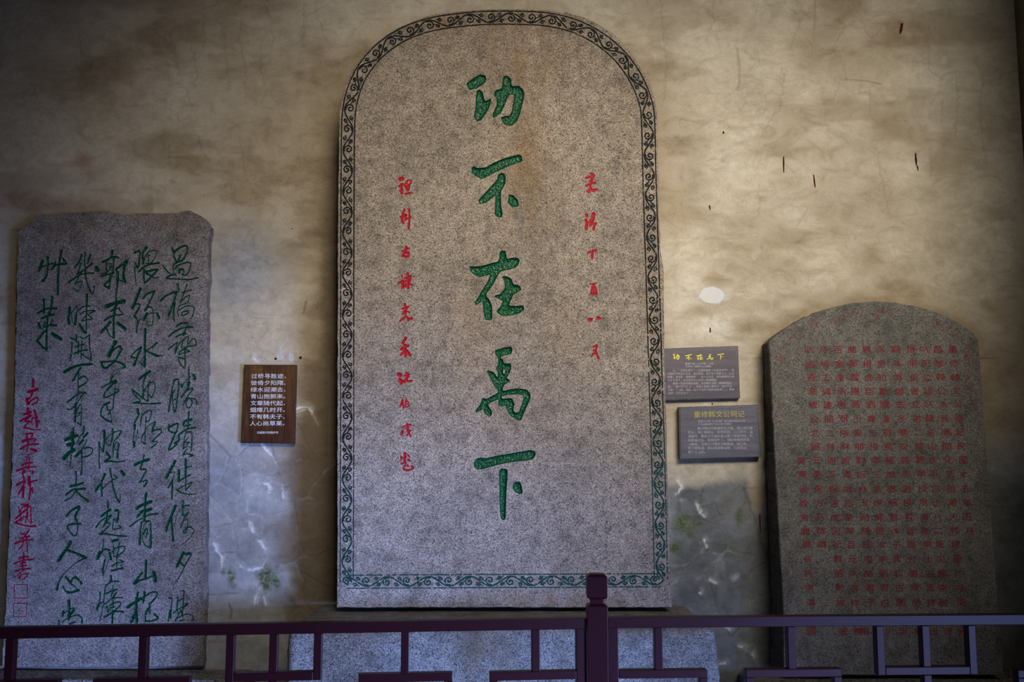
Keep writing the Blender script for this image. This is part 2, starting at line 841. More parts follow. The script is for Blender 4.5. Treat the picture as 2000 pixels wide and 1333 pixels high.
# ------------------------------------------------------------------ node helpers
class NT:
    def __init__(self, name, rough=0.8, spec=0.3):
        self.m = bpy.data.materials.new(name)
        self.m.use_nodes = True
        self.t = self.m.node_tree
        self.b = self.t.nodes['Principled BSDF']
        self.b.inputs['Roughness'].default_value = rough
        self.b.inputs['Specular IOR Level'].default_value = spec
        self.pos = self.n('ShaderNodeNewGeometry').outputs['Position']

    def n(self, kind, **kw):
        x = self.t.nodes.new(kind)
        for k, v in kw.items():
            setattr(x, k, v)
        return x

    def put(self, sock, v):
        if isinstance(v, bpy.types.NodeSocket):
            self.t.links.new(v, sock)
        elif isinstance(v, (tuple, list)) and len(v) == 3 and sock.type == 'RGBA':
            sock.default_value = (*v, 1)
        else:
            sock.default_value = v

    def math(self, op, a, b=0.0, clamp=False):
        x = self.n('ShaderNodeMath', operation=op, use_clamp=clamp)
        self.put(x.inputs[0], a)
        self.put(x.inputs[1], b)
        return x.outputs[0]

    def vec(self, op, a, b):
        x = self.n('ShaderNodeVectorMath', operation=op)
        self.put(x.inputs[0], a)
        self.put(x.inputs[1], b)
        return x.outputs['Value'] if op in ('LENGTH', 'DOT_PRODUCT') else x.outputs[0]

    def noise(self, scale, detail=3, rough=0.55, vec=None, stretch=None, dist=0.0):
        x = self.n('ShaderNodeTexNoise')
        v = vec if vec is not None else self.pos
        if stretch:
            v = self.vec('MULTIPLY', v, stretch)
        self.put(x.inputs['Vector'], v)
        x.inputs['Scale'].default_value = scale
        x.inputs['Detail'].default_value = detail
        x.inputs['Roughness'].default_value = rough
        x.inputs['Distortion'].default_value = dist
        return x.outputs['Fac']

    def voronoi(self, scale, feature='F1', out='Color', vec=None):
        x = self.n('ShaderNodeTexVoronoi', feature=feature)
        self.put(x.inputs['Vector'], vec if vec is not None else self.pos)
        x.inputs['Scale'].default_value = scale
        return x.outputs[out]

    def ramp(self, fac, stops, mode='LINEAR'):
        x = self.n('ShaderNodeValToRGB')
        x.color_ramp.interpolation = mode
        e = x.color_ramp.elements
        while len(e) < len(stops):
            e.new(0.5)
        for el, (p, c) in zip(e, stops):
            el.position = p
            el.color = (*c, 1) if isinstance(c, (tuple, list)) else (c, c, c, 1)
        self.put(x.inputs[0], fac)
        return x.outputs[0]

    def mix(self, fac, a, b, mode='MIX'):
        x = self.n('ShaderNodeMix', data_type='RGBA', blend_type=mode)
        self.put(x.inputs[0], fac)
        self.put(x.inputs[6], a)
        self.put(x.inputs[7], b)
        return x.outputs[2]

    def attr(self, name):
        x = self.n('ShaderNodeAttribute', attribute_name=name)
        s = self.n('ShaderNodeSeparateColor')
        self.t.links.new(x.outputs['Color'], s.inputs[0])
        return s.outputs[0], s.outputs[1], s.outputs[2]

    def blob(self, c, r, edge=0.0):
        """1 at c falling smoothly to 0 on the ellipsoid of radii r."""
        d = self.vec('LENGTH', self.vec('DIVIDE', self.vec('SUBTRACT', self.pos, tuple(c)), tuple(r)), (0, 0, 0))
        x = self.n('ShaderNodeMapRange', interpolation_type='SMOOTHSTEP')
        self.put(x.inputs[0], d)
        x.inputs[1].default_value, x.inputs[2].default_value = 1.0, edge
        x.inputs[3].default_value, x.inputs[4].default_value = 0.0, 1.0
        return x.outputs[0]

    def bump(self, h, dist=0.002, strength=0.6):
        x = self.n('ShaderNodeBump')
        x.inputs['Distance'].default_value = dist
        x.inputs['Strength'].default_value = strength
        self.put(x.inputs['Height'], h)
        self.t.links.new(x.outputs[0], self.b.inputs['Normal'])

    def color(self, c):
        self.put(self.b.inputs['Base Color'], c)
        return self.m


def granite(name, dark, mid, lite, tint=1.0, stains=(), speck=0.12, scale=340, warm=None, brown=(0.165, 0.125, 0.08)):
    t = NT(name, 0.78, 0.25)
    wob = t.vec('ADD', t.pos, (0, 0, 0))
    big = t.noise(3.0, 4, 0.6)
    clump = t.noise(26, 3, 0.6)
    v1 = t.voronoi(scale, vec=wob)
    s = t.n('ShaderNodeSeparateColor')
    t.t.links.new(v1, s.inputs[0])
    r = t.math('ADD', s.outputs[0], t.math('MULTIPLY', t.math('SUBTRACT', clump, 0.5), 0.42))
    g1 = t.ramp(r, [(0.0, dark), (speck, tuple(x * 1.7 for x in dark)), (speck + 0.12, mid),
                    (0.66, tuple(x * 0.5 + y * 0.5 for x, y in zip(mid, lite))), (0.93, lite), (1.0, tuple(min(1, x * 1.35) for x in lite))])
    v2 = t.voronoi(scale * 2.3, vec=wob)
    s2 = t.n('ShaderNodeSeparateColor')
    t.t.links.new(v2, s2.inputs[0])
    g2 = t.ramp(s2.outputs[1], [(0.0, 0.55), (0.25, 0.93), (0.7, 1.06), (1.0, 1.3)])
    c = t.mix(1.0, g1, g2, 'MULTIPLY')
    c = t.mix(1.0, c, t.ramp(big, [(0.25, 0.70 * tint), (0.5, 0.95 * tint), (0.75, 1.15 * tint)]), 'MULTIPLY')
    if warm:
        z = t.n('ShaderNodeSeparateXYZ')
        t.t.links.new(t.pos, z.inputs[0])
        f = t.n('ShaderNodeMapRange')
        t.put(f.inputs[0], t.math('ADD', z.outputs[2], t.math('MULTIPLY', big, 0.8)))
        f.inputs[1].default_value, f.inputs[2].default_value = warm[0], warm[1]
        c = t.mix(t.math('MULTIPLY', f.outputs[0], 1.0), c, t.mix(1.0, c, warm[2], 'MULTIPLY'))
    c = t.mix(1.0, c, t.ramp(t.noise(17, 3, 0.6), [(0.32, 0.64), (0.5, 0.95), (0.68, 1.08)]), 'MULTIPLY')
    streak = t.noise(9, 4, 0.65, stretch=(1.0, 1.0, 0.35))
    for (cc, rr, k) in stains:
        f = t.math('MULTIPLY', t.blob(cc, rr), t.ramp(streak, [(0.36, 0.0), (0.62, 1.0)]))
        c = t.mix(t.math('MULTIPLY', f, k), c, t.mix(0.25, t.mix(1.0, c, tuple(min(1, x * 4.6) for x in brown), 'MULTIPLY'), brown))
    t.bump(t.math('ADD', r, t.math('MULTIPLY', t.noise(420, 2), 0.6)), 0.0016, 0.75)
    return t.color(c)


def paint(name, c, rough=0.3, wear=None, bump_d=0.0012, var=0.25, spec=0.5, bs=300):
    t = NT(name, rough, spec)
    n = t.noise(160, 3, 0.6)
    col = t.mix(t.ramp(n, [(0.35, 0.0), (0.7, 1.0)]), tuple(x * (1 - var) for x in c), tuple(x * (1 + var) for x in c))
    if wear:
        col = t.mix(t.ramp(t.noise(wear[1], 4, 0.7), [(wear[2], 0.0), (wear[2] + 0.1, 1.0)]), col, wear[0])
    t.bump(t.noise(bs, 1, 0.5), bump_d, 0.9)
    return t.color(col)


# ------------------------------------------------------------------ carving: brush strokes -> smooth outlines -> grooves
def spline(pts, n=5):
    P = np.array(pts, float)
    if len(P) < 3:
        k = max(2, int(np.hypot(*(P[-1] - P[0])) / 60) + 2)
        u = np.linspace(0, 1, k)[:, None]
        return P[0] * (1 - u) + P[-1] * u
    Q = np.vstack([2 * P[0] - P[1], P, 2 * P[-1] - P[-2]])
    out = []
    for i in range(1, len(Q) - 2):
        p0, p1, p2, p3 = Q[i - 1:i + 3]
        for u in np.arange(n) / n:
            out.append(0.5 * ((2 * p1) + (p2 - p0) * u + (2 * p0 - 5 * p1 + 4 * p2 - p3) * u * u + (3 * p1 - p0 - 3 * p2 + p3) * u ** 3))
    out.append(P[-1])
    return np.array(out)


class Carving:
    def __init__(self, x0, y0, x1, y1, h=0.5):
        self.x0, self.y0, self.h = x0, y0, h
        self.nx, self.ny = int((x1 - x0) / h) + 1, int((y1 - y0) / h) + 1
        self.d = np.full((self.ny, self.nx), 9.0, np.float32)
        self.id = np.full((self.ny, self.nx), -1, np.int16)

    def win(self, lo, hi, pad):
        i0 = max(0, int((lo[0] - pad - self.x0) / self.h)); i1 = min(self.nx, int((hi[0] + pad - self.x0) / self.h) + 2)
        j0 = max(0, int((lo[1] - pad - self.y0) / self.h)); j1 = min(self.ny, int((hi[1] + pad - self.y0) / self.h) + 2)
        if i1 <= i0 or j1 <= j0:
            return None
        X, Y = np.meshgrid(self.x0 + np.arange(i0, i1) * self.h, self.y0 + np.arange(j0, j1) * self.h)
        return slice(j0, j1), slice(i0, i1), X, Y

    def seg(self, a, b, ra, rb, cid):
        w = self.win(np.minimum(a, b), np.maximum(a, b), max(ra, rb) + 3)
        if w is None:
            return
        js, is_, X, Y = w
        ab = b - a
        L = max(1e-9, ab @ ab)
        t = np.clip(((X - a[0]) * ab[0] + (Y - a[1]) * ab[1]) / L, 0, 1)
        d = np.hypot(X - a[0] - t * ab[0], Y - a[1] - t * ab[1]) - (ra + (rb - ra) * t)
        m = d < self.d[js, is_]
        self.d[js, is_][m] = d[m]
        self.id[js, is_][m] = cid

    def stroke(self, pts, wa, wb, cid, sharp=False, wob=0.06):
        P = np.array(pts, float) if sharp else spline(pts)
        n = len(P)
        r = np.linspace(wa, wb, n) / 2
        if not sharp:
            r = r * (1 + wob * np.sin(np.arange(n) * 1.3 + RNG.random() * 6)) * (1 + 0.10 * np.cos(np.linspace(0, 2 * np.pi, n)))
        for i in range(n - 1):
            self.seg(P[i], P[i + 1], r[i], r[i + 1], cid)

    def poly(self, rings, cid):
        allp = np.vstack(rings)
        js, is_, X, Y = self.win(allp.min(0), allp.max(0), 4)
        D = np.full(X.shape, 1e9)
        S = np.zeros(X.shape, bool)
        for R in rings:
            for a, b in zip(R, np.roll(R, -1, 0)):
                ab = b - a
                t = np.clip(((X - a[0]) * ab[0] + (Y - a[1]) * ab[1]) / max(1e-9, ab @ ab), 0, 1)
                D = np.minimum(D, np.hypot(X - a[0] - t * ab[0], Y - a[1] - t * ab[1]))
                if a[1] != b[1]:
                    S ^= ((a[1] > Y) != (b[1] > Y)) & (X < (b[0] - a[0]) * (Y - a[1]) / (b[1] - a[1]) + a[0])
        D = np.where(S, -D, D)
        m = D < self.d[js, is_]
        self.d[js, is_][m] = D[m]
        self.id[js, is_][m] = cid

    def read(self, text, first=0, fat=1.0):
        """Reads the stroke table; returns the number of characters."""
        cid = first - 1
        for line in text.strip().splitlines():
            if line[0] == '@':
                ox, oy, s = map(float, line[1:].split())
            elif line[0] == '#':
                cid += 1
            elif line[0] in '+-':
                R = np.array([tuple(map(float, q.split(','))) for q in line[1:].split()]) / s + (ox, oy)
                R = np.vstack([0.88 * R + 0.12 * np.roll(R, -1, 0), 0.12 * R + 0.88 * np.roll(R, -1, 0)]).reshape(2, -1, 2).transpose(1, 0, 2).reshape(-1, 2)
                if line[0] == '+':
                    rings = [R]
                    self._pending = (rings, cid)
                    self._polys = getattr(self, '_polys', [])
                    self._polys.append(self._pending)
                else:
                    self._polys[-1][0].append(R)
            else:
                sharp = line[0] == '!'
                p = line.lstrip('!').split()
                w = [float(x) / s * fat for x in p[0].split('-')]
                pts = [(float(a) / s + ox, float(b) / s + oy) for a, b in (q.split(',') for q in p[1:])]
                self.stroke(pts, w[0], w[-1], cid, sharp)
        for rings, c in getattr(self, '_polys', []):
            self.poly(rings, c)
        self._polys = []
        return cid + 1

    def sample(self, P, arr=None):
        arr = self.d if arr is None else arr
        gx, gy = (P[:, 0] - self.x0) / self.h, (P[:, 1] - self.y0) / self.h
        ok = (gx >= 0) & (gy >= 0) & (gx < self.nx - 1) & (gy < self.ny - 1)
        gx, gy = np.clip(gx, 0, self.nx - 1.001), np.clip(gy, 0, self.ny - 1.001)
        i, j = gx.astype(int), gy.astype(int)
        fx, fy = gx - i, gy - j
        v = arr[j, i] * (1 - fx) * (1 - fy) + arr[j, i + 1] * fx * (1 - fy) + arr[j + 1, i] * (1 - fx) * fy + arr[j + 1, i + 1] * fx * fy
        return np.where(ok, v, 9.0)

    def ident(self, P):
        i = np.clip(np.rint((P[:, 0] - self.x0) / self.h).astype(int), 0, self.nx - 1)
        j = np.clip(np.rint((P[:, 1] - self.y0) / self.h).astype(int), 0, self.ny - 1)
        return self.id[j, i]

    def loops(self, tol=0.16):
        D = self.d
        s = D < 0
        code = (s[:-1, :-1] * 1 + s[:-1, 1:] * 2 + s[1:, 1:] * 4 + s[1:, :-1] * 8)
        jj, ii = np.nonzero((code > 0) & (code < 15))
        T = {1: [(3, 0)], 2: [(0, 1)], 3: [(3, 1)], 4: [(1, 2)], 5: [(3, 0), (1, 2)], 6: [(0, 2)], 7: [(3, 2)],
             8: [(2, 3)], 9: [(2, 0)], 10: [(0, 1), (2, 3)], 11: [(2, 1)], 12: [(1, 3)], 13: [(1, 0)], 14: [(0, 3)]}
        nx = self.nx

        def key(e, i, j):           # edge id: horizontal (i,j)-(i+1,j) or vertical (i,j)-(i,j+1)
            if e == 0:
                return (j * nx + i) * 2
            if e == 2:
                return ((j + 1) * nx + i) * 2
            if e == 3:
                return (j * nx + i) * 2 + 1
            return (j * nx + i + 1) * 2 + 1
        nxt = {}
        for j, i, c in zip(jj.tolist(), ii.tolist(), code[jj, ii].tolist()):
            for a, b in T[c]:
                nxt[key(a, i, j)] = key(b, i, j)

        def pt(k):
            v, q = k & 1, k >> 1
            j, i = divmod(q, nx)
            a = D[j, i]
            b = D[j + 1, i] if v else D[j, i + 1]
            f = float(a / (a - b))
            return (self.x0 + (i + (0 if v else f)) * self.h, self.y0 + (j + (f if v else 0)) * self.h)
        out, seen = [], set()
        for k0 in list(nxt):
            if k0 in seen:
                continue
            L, k = [], k0
            while k in nxt and k not in seen:
                seen.add(k)
                L.append(pt(k))
                k = nxt[k]
            if len(L) >= 6:
                P = simplify(np.array(L), tol)
                if len(P) >= 3:
                    out.append(P)
        return out


def simplify(P, tol):
    n = len(P)
    far = int(np.argmax(np.hypot(*(P - P[0]).T)))
    keep = {0, far}
    st = [(0, far), (far, n)]
    Q = np.vstack([P, P[:1]])
    while st:
        a, b = st.pop()
        if b - a < 2:
            continue
        A, B = Q[a], Q[b]
        ab = B - A
        L = math.hypot(*ab) or 1e-9
        d = np.abs((Q[a + 1:b, 0] - A[0]) * ab[1] - (Q[a + 1:b, 1] - A[1]) * ab[0]) / L
        m = int(np.argmax(d))
        if d[m] > tol:
            keep.add(a + 1 + m)
            st += [(a, a + 1 + m), (a + 1 + m, b)]
    return P[sorted(keep)]


def in_poly(P, R):
    c = np.zeros(len(P), bool)
    for a, b in zip(R, np.roll(R, -1, 0)):
        if a[1] != b[1]:
            c ^= ((a[1] > P[:, 1]) != (b[1] > P[:, 1])) & (P[:, 0] < (b[0] - a[0]) * (P[:, 1] - a[1]) / (b[1] - a[1]) + a[0])
    return c


def rough_outline(pts, step=9, amp=0.8, closed=True):
    P = np.array(pts, float)
    out = []
    n = len(P)
    for i in range(n):
        a, b = P[i], P[(i + 1) % n]
        k = max(1, int(np.hypot(*(b - a)) / step))
        for q in range(k):
            u = q / k
            out.append(a * (1 - u) + b * u)
    out = np.array(out)
    d = np.roll(out, -1, 0) - np.roll(out, 1, 0)
    nn = np.stack([d[:, 1], -d[:, 0]], 1) / np.maximum(1e-6, np.hypot(d[:, 0], d[:, 1]))[:, None]
    w = RNG.normal(size=len(out))
    w = 0.5 * w + 0.5 * np.roll(w, 1)
    return out + nn * (w * amp)[:, None], nn


def carve_slab(root, plane, outline, nn, carving, nchar, mats, depths, back, stone, names, groups, edge=1.6, spacing=1.1, side_noise=0.004):
    """Builds the front of a slab with its engraved writing and its rough sides; each character is a child of its own."""
    loops = carving.loops()
    pts, edges = [], []

    def add(P):
        k = len(pts)
        pts.extend(map(tuple, P))
        m = len(P)
        edges.extend((k + i, k + (i + 1) % m) for i in range(m))
    inset = outline - nn * edge
    add(inset)
    n_out = len(inset)
    for L in loops:
        add(L)
    # points inside the grooves, so that they get a rounded floor
    s = max(1, int(round(spacing / carving.h)))
    jj, ii = np.mgrid[0:carving.ny:s, 0:carving.nx:s]
    q = (carving.d[jj, ii] < -0.42)
    G = np.stack([carving.x0 + ii[q] * carving.h, carving.y0 + jj[q] * carving.h], 1)
    G = G + RNG.uniform(-0.12, 0.12, G.shape) * spacing
    pts.extend(map(tuple, G))
    r = geometry.delaunay_2d_cdt([Vector(p) for p in pts], edges, [], 0, 1e-5)
    V = np.array([tuple(v) for v in r[0]])
    T = [f for f in r[2]]
    T3 = np.array([f for f in T if len(f) == 3])
    cen = V[T3].mean(1)
    keep = in_poly(cen, inset)
    T3, cen = T3[keep], cen[keep]
    sd = carving.sample(cen)
    cid = np.where(sd < 0, carving.ident(cen), -1)
    a, b, c = V[T3[:, 0]], V[T3[:, 1]], V[T3[:, 2]]
    ar = (b[:, 0] - a[:, 0]) * (c[:, 1] - a[:, 1]) - (b[:, 1] - a[:, 1]) * (c[:, 0] - a[:, 0])
    flip = ar > 0                       # picture y runs down; the front must face the visitor
    T3[flip] = T3[flip][:, ::-1]
    dv = carving.sample(V)
    parts = {}
    for k in range(-1, nchar):
        F3 = T3[cid == k]
        if not len(F3):
            continue
        used, inv = np.unique(F3, return_inverse=True)
        P2 = V[used]
        F3 = inv.reshape(-1, 3)
        if k < 0:
            P3 = plane.at(P2[:, 0], P2[:, 1])
            parts[k] = (P3, F3)
        else:
            D, w = depths[k]
            inside = np.maximum(0, -dv[used])
            lift = -D * (1 - np.exp(-inside / w))
            lift = lift + np.where(inside > 0.5, RNG.normal(size=len(used)) * D * 0.05, 0)
            parts[k] = (plane.at(P2[:, 0], P2[:, 1], lift), F3)
    # sides: front rim, rounded edge, back
    rim = plane.at(inset[:, 0], inset[:, 1])
    mid = plane.at(outline[:, 0], outline[:, 1], -0.006)
    bk = mid.copy()
    bk[:, 1] = back
    m2 = mid.copy()
    m2[:, 1] = mid[:, 1] * 0.5 + back * 0.5
    m2 += RNG.normal(size=m2.shape) * side_noise
    base = parts[-1][0]
    nb = len(base)
    verts = np.vstack([base, rim, mid, m2, bk])
    n = n_out
    faces = [tuple(f) for f in parts[-1][1]]
    for i in range(n):
        j = (i + 1) % n
        for lv in range(3):
            p, qq = nb + lv * n, nb + (lv + 1) * n
            faces.append((p + i, p + j, qq + j, qq + i))
    slab = mesh_obj('slab', verts, faces, stone, root, loc=origin(root))
    for k in range(nchar):
        if k in parts:
            o = mesh_obj(names[k], parts[k][0], parts[k][1], mats[k], root, label=groups[k], smooth=True)
    return slab


# ------------------------------------------------------------------ lettering from the built-in typeface
_G = {}


def glyph(c, off=0.0):
    if (c, off) in _G:
        return _G[(c, off)]
    cu = bpy.data.curves.new('letter', 'FONT')
    cu.body, cu.size, cu.resolution_u, cu.offset = c, 1.0, 3, off
    cu.dimensions, cu.fill_mode = '2D', 'NONE'
    o = bpy.data.objects.new('letter', cu)
    me = bpy.data.meshes.new_from_object(o)
    v = np.array([tuple(x.co)[:2] for x in me.vertices]) if len(me.vertices) else np.zeros((0, 2))
    E = [tuple(x.vertices) for x in me.edges]
    f = []
    if len(v):
        r = geometry.delaunay_2d_cdt([Vector(p) for p in v], E, [], 0, 1e-7)
        v2 = np.array([tuple(x) for x in r[0]])
        T = [tuple(t) for t in r[2]]
        cen = np.array([v2[list(t)].mean(0) for t in T])
        W = np.zeros(len(T), int)               # winding number of each triangle's centre
        for p, q in E:
            if abs(p - q) > 1:                               # the edge that closes a contour runs from its last point to its first
                a, c2 = v[max(p, q)], v[min(p, q)]
            else:
                a, c2 = v[min(p, q)], v[max(p, q)]
            if a[1] == c2[1]:
                continue
            hit = ((a[1] > cen[:, 1]) != (c2[1] > cen[:, 1])) & (cen[:, 0] < (c2[0] - a[0]) * (cen[:, 1] - a[1]) / (c2[1] - a[1]) + a[0])
            W += hit * (1 if c2[1] > a[1] else -1)
        f = [t if ((v2[t[1]] - v2[t[0]])[0] * (v2[t[2]] - v2[t[0]])[1] - (v2[t[1]] - v2[t[0]])[1] * (v2[t[2]] - v2[t[0]])[0]) > 0 else t[::-1] for t, k in zip(T, W) if k != 0]
        v = v2
    bpy.data.meshes.remove(me)
    bpy.data.objects.remove(o)
    bpy.data.curves.remove(cu)
    _G[(c, off)] = (v, f)
    return _G[(c, off)]


def letters(items, plane, lift, off=0.0):
    """items: (char, px, py, w, h[, tilt]) centred in the picture; returns verts and faces on the plane."""
    VV, FF, k = [], [], 0
    for it in items:
        c, x, y, w, h = it[:5]
        a = it[5] if len(it) > 5 else 0.0
        v, f = glyph(c, off)
        if not len(v):
            continue
        cjk = ord(c) > 0x2e00
        u = np.stack([(v[:, 0] - (0.5 if cjk else 0.28)) * w, -(v[:, 1] - 0.36) * h], 1)
        X = x + u[:, 0] * math.cos(a) - u[:, 1] * math.sin(a)
        Y = y + u[:, 0] * math.sin(a) + u[:, 1] * math.cos(a)
        VV.append(plane.at(X, Y, lift))
        FF += [tuple(q + k for q in reversed(t)) for t in f]
        k += len(v)
    return np.vstack(VV), FF


# ================================================================== the wall behind, with its stains and flaking plaster
WALL_Y = 0.22
WP = Plane(WALL_Y)


def up2(a, shape):
    ny, nx = shape
    y = np.linspace(0, a.shape[0] - 1.001, ny)
    x = np.linspace(0, a.shape[1] - 1.001, nx)
    j, i = y.astype(int), x.astype(int)
    fy, fx = (y - j)[:, None], (x - i)[None, :]
    fy, fx = fy * fy * (3 - 2 * fy), fx * fx * (3 - 2 * fx)
    return (a[j][:, i] * (1 - fx) + a[j][:, i + 1] * fx) * (1 - fy) + (a[j + 1][:, i] * (1 - fx) + a[j + 1][:, i + 1] * fx) * fy


def fbm(shape, cells, octv=4, gain=0.55, stretch=1.0, seed=0):
    r = np.random.default_rng(seed)
    out, amp, tot = 0, 1.0, 0
    for o in range(octv):
        n = cells * 2 ** o
        a = r.random((max(3, int(n * shape[0] / shape[1] * stretch)) + 2, n + 2))
        out = out + amp * up2(a, shape)
        tot += amp
        amp *= gain
    return out / tot


def sstep(x, a, b):
    t = np.clip((x - a) / (b - a), 0, 1)
    return t * t * (3 - 2 * t)


MAIN_OUT = [(657, 1188), (658, 1050), (658, 900), (658, 750), (659, 600), (659, 480), (660, 380), (661, 290), (661.5, 235), (665, 200), (672, 172),
            (682, 148), (696, 124), (712, 104), (731, 86), (752, 69), (776, 54), (804, 42), (832, 31), (860, 25), (885, 22), (914, 19.5),
            (946, 17.5), (985, 16.5), (1030, 17), (1065, 18.5), (1092, 22), (1098, 26), (1106, 22), (1117, 27), (1138, 32), (1160, 42),
            (1184, 56), (1207, 74), (1228, 96), (1247, 124), (1262, 149), (1272, 170), (1279, 192), (1283, 222), (1285, 300), (1287, 400),
            (1290, 490), (1296, 520), (1297, 600), (1299, 700), (1303, 900), (1308, 1080), (1313, 1188)]
LEFT_OUT = [(2, 1306), (10, 1180), (12, 1110), (19, 1010), (22, 900), (24, 850), (29, 700), (30, 600), (33, 520), (35, 452), (48, 440), (60, 433),
            (74, 422), (110, 419), (150, 415), (190, 412), (214, 413), (240, 419), (300, 416), (345, 415), (370, 411), (388, 421), (406, 434),
            (411, 446), (407, 470), (405, 520), (407, 545), (404, 560), (404, 640), (402, 760), (403, 900), (401, 1010), (400, 1150), (398, 1240), (394, 1303)]
RIGHT_OUT = [(1531, 1320), (1529, 1180), (1522, 1060), (1516, 950), (1512, 880), (1508, 800), (1504, 720), (1501, 668), (1512, 657), (1532, 643), (1560, 626),
             (1592, 611), (1630, 599), (1665, 592), (1706, 589), (1745, 591), (1790, 598), (1825, 609), (1855, 622), (1882, 637), (1902, 651),
             (1911, 664), (1914, 700), (1919, 760), (1925, 850), (1932, 950), (1941, 1060), (1950, 1180), (1962, 1320)]


WALL_GRID = {}


def wall_lift(px, py):
    p = WP.at([px], [py])[0]
    g = WALL_GRID
    i, j = np.searchsorted(g['gx'], p[0]), np.searchsorted(g['gz'], p[2])
    return WALL_Y - float(g['y'][max(0, j - 3):j + 3, max(0, i - 3):i + 3].min()) + 0.0006


def build_wall():
    x0, x1, z0, z1, h = -2.35, 2.33, 0.52, 3.55, 0.0048
    gx = np.concatenate([np.linspace(-3.6, x0 - 0.1, 8), np.arange(x0, x1, h)])
    gz = np.concatenate([np.linspace(0, z0 - 0.05, 8), np.arange(z0, z1, h), np.linspace(z1 + 0.05, 4.2, 6)])
    nx, nz = len(gx), len(gz)
    X, Z = np.meshgrid(gx, gz)
    P = np.stack([X.ravel(), np.full(X.size, WALL_Y), Z.ravel()], 1)
    px, py = to_px(P)
    px, py = px.reshape(X.shape), py.reshape(X.shape)
    sh = X.shape
    n1, n2, n3 = fbm(sh, 5, 5, seed=1), fbm(sh, 14, 4, seed=2), fbm(sh, 60, 3, seed=3)
    nv = fbm(sh, 16, 4, stretch=0.35, seed=4)
    wx, wy = (n2 - 0.5) * 60, (fbm(sh, 14, 4, seed=5) - 0.5) * 60
    X2, Y2 = px + wx, py + wy

    def ell(cx, cy, rx, ry, soft=1.0):
        d = np.hypot((X2 - cx) / rx, (Y2 - cy) / ry)
        return 1 - sstep(d, 1 - soft, 1.0)

    def dist_to(out):
        R = np.array(out, float)
        D = np.full(sh, 1e9)
        for a, b in zip(R, np.roll(R, -1, 0)):
            ab = b - a
            t = np.clip(((px - a[0]) * ab[0] + (py - a[1]) * ab[1]) / max(1e-9, ab @ ab), 0, 1)
            D = np.minimum(D, np.hypot(px - a[0] - t * ab[0], py - a[1] - t * ab[1]))
        return D
    brown = 0.55 * sstep(n1, 0.44, 0.66) + 0.34 * sstep(n2, 0.5, 0.72)
    brown *= 0.55 + 0.45 * sstep(nv, 0.35, 0.6)
    nhz = fbm(sh, 10, 5, stretch=2.6, seed=21)
    brown += 0.42 * sstep(nhz, 0.50, 0.68)
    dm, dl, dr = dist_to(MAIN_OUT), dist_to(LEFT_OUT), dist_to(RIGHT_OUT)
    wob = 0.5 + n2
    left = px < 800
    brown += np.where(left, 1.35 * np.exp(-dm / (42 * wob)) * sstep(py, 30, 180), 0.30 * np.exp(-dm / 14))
    brown += np.where(left & (py > 330), 0.5 * np.exp(-dm / (75 * wob)) * sstep(py, 330, 700), 0)  # stain and painted shade together along the main stele's left side
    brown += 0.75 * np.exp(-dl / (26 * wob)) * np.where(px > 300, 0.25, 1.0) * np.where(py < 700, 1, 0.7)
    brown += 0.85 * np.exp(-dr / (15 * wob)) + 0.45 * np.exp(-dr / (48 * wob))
    for cx, cy, rx, ry, k in [(610, 120, 90, 90, 0.5), (620, 420, 60, 160, .35), (590, 660, 60, 120, .45), (615, 930, 95, 320, 1.3), (620, 1080, 120, 220, 1.2), (600, 1190, 160, 60, 1.0),  # ellipses left of the main stele: staining plus its painted shadow
                              (430, 330, 160, 50, .3), (350, 70, 120, 60, .35), (1440, 45, 110, 55, .45), (1390, 30, 60, 30, .35), (1590, 95, 60, 90, .35),
                              (1700, 110, 120, 70, .3), (1760, 250, 140, 60, .3), (1560, 290, 130, 40, .4), (1640, 430, 90, 60, .45), (1540, 470, 150, 35, .4),
                              (1395, 545, 45, 22, .75), (1368, 605, 26, 18, .6), (1700, 510, 60, 50, .6), (1840, 480, 120, 60, .35), (1560, 585, 120, 30, .4),
                              (1470, 640, 60, 40, .4), (40, 500, 60, 260, .5), (20, 900, 50, 400, .9), (100, 395, 130, 30, .5), (300, 405, 50, 22, .6),
                              (1960, 720, 60, 60, .5), (1240, 90, 80, 30, .35), (1300, 250, 30, 200, .12), (640, 640, 30, 260, .5)]:
        brown += k * ell(cx, cy, rx, ry) * (0.6 + 0.8 * (n3 - 0.2))
    # old grey render where the limewash has gone
    edge = (fbm(sh, 9, 4, seed=8) - 0.5)
    grey = sstep(py + edge * 260, 640, 900) * (px < 640) + sstep(py + edge * 60, 893, 912) * (px >= 640) * (px < 1500)
    grey += sstep(py + edge * 220, 720, 900) * (px >= 1500)
    grey += 0.75 * ell(470, 520, 110, 150) * (px < 640) + 0.5 * sstep(py, 380, 560) * (px > 400) * (px < 600) * sstep(n1, 0.35, 0.6)
    grey = np.clip(grey, 0, 1)
    stele_shade = sstep(brown, 0.75, 1.7) * (px < 800) * np.exp(-(dm / 125) ** 2) * sstep(py, 100, 500)  # the main stele's cast shadow, painted into the wall colour on its left
    low_right = sstep(py, 880, 960) * sstep(px, 1280, 1330)  # grey render made darker low on the right
    sand = ell(1370, 925, 120, 42, .5) + ell(1470, 950, 24, 70, .6)       # sandy old coat on the right
    grey *= 1 - 0.75 * np.clip(sand, 0, 1)
    brown *= 1 - 0.80 * grey * (1 - np.exp(-(dm / 95) ** 2) * (px < 800)) * (1 - ell(20, 900, 60, 500))
    white = np.zeros(sh)
    moss = np.zeros(sh)
    crack = np.zeros(sh)
    pink = np.zeros(sh)
    relief = (n1 - 0.5) * 0.010 + (n2 - 0.5) * 0.004

    # flaking coat: curved cell borders
    rg = np.random.default_rng(5)

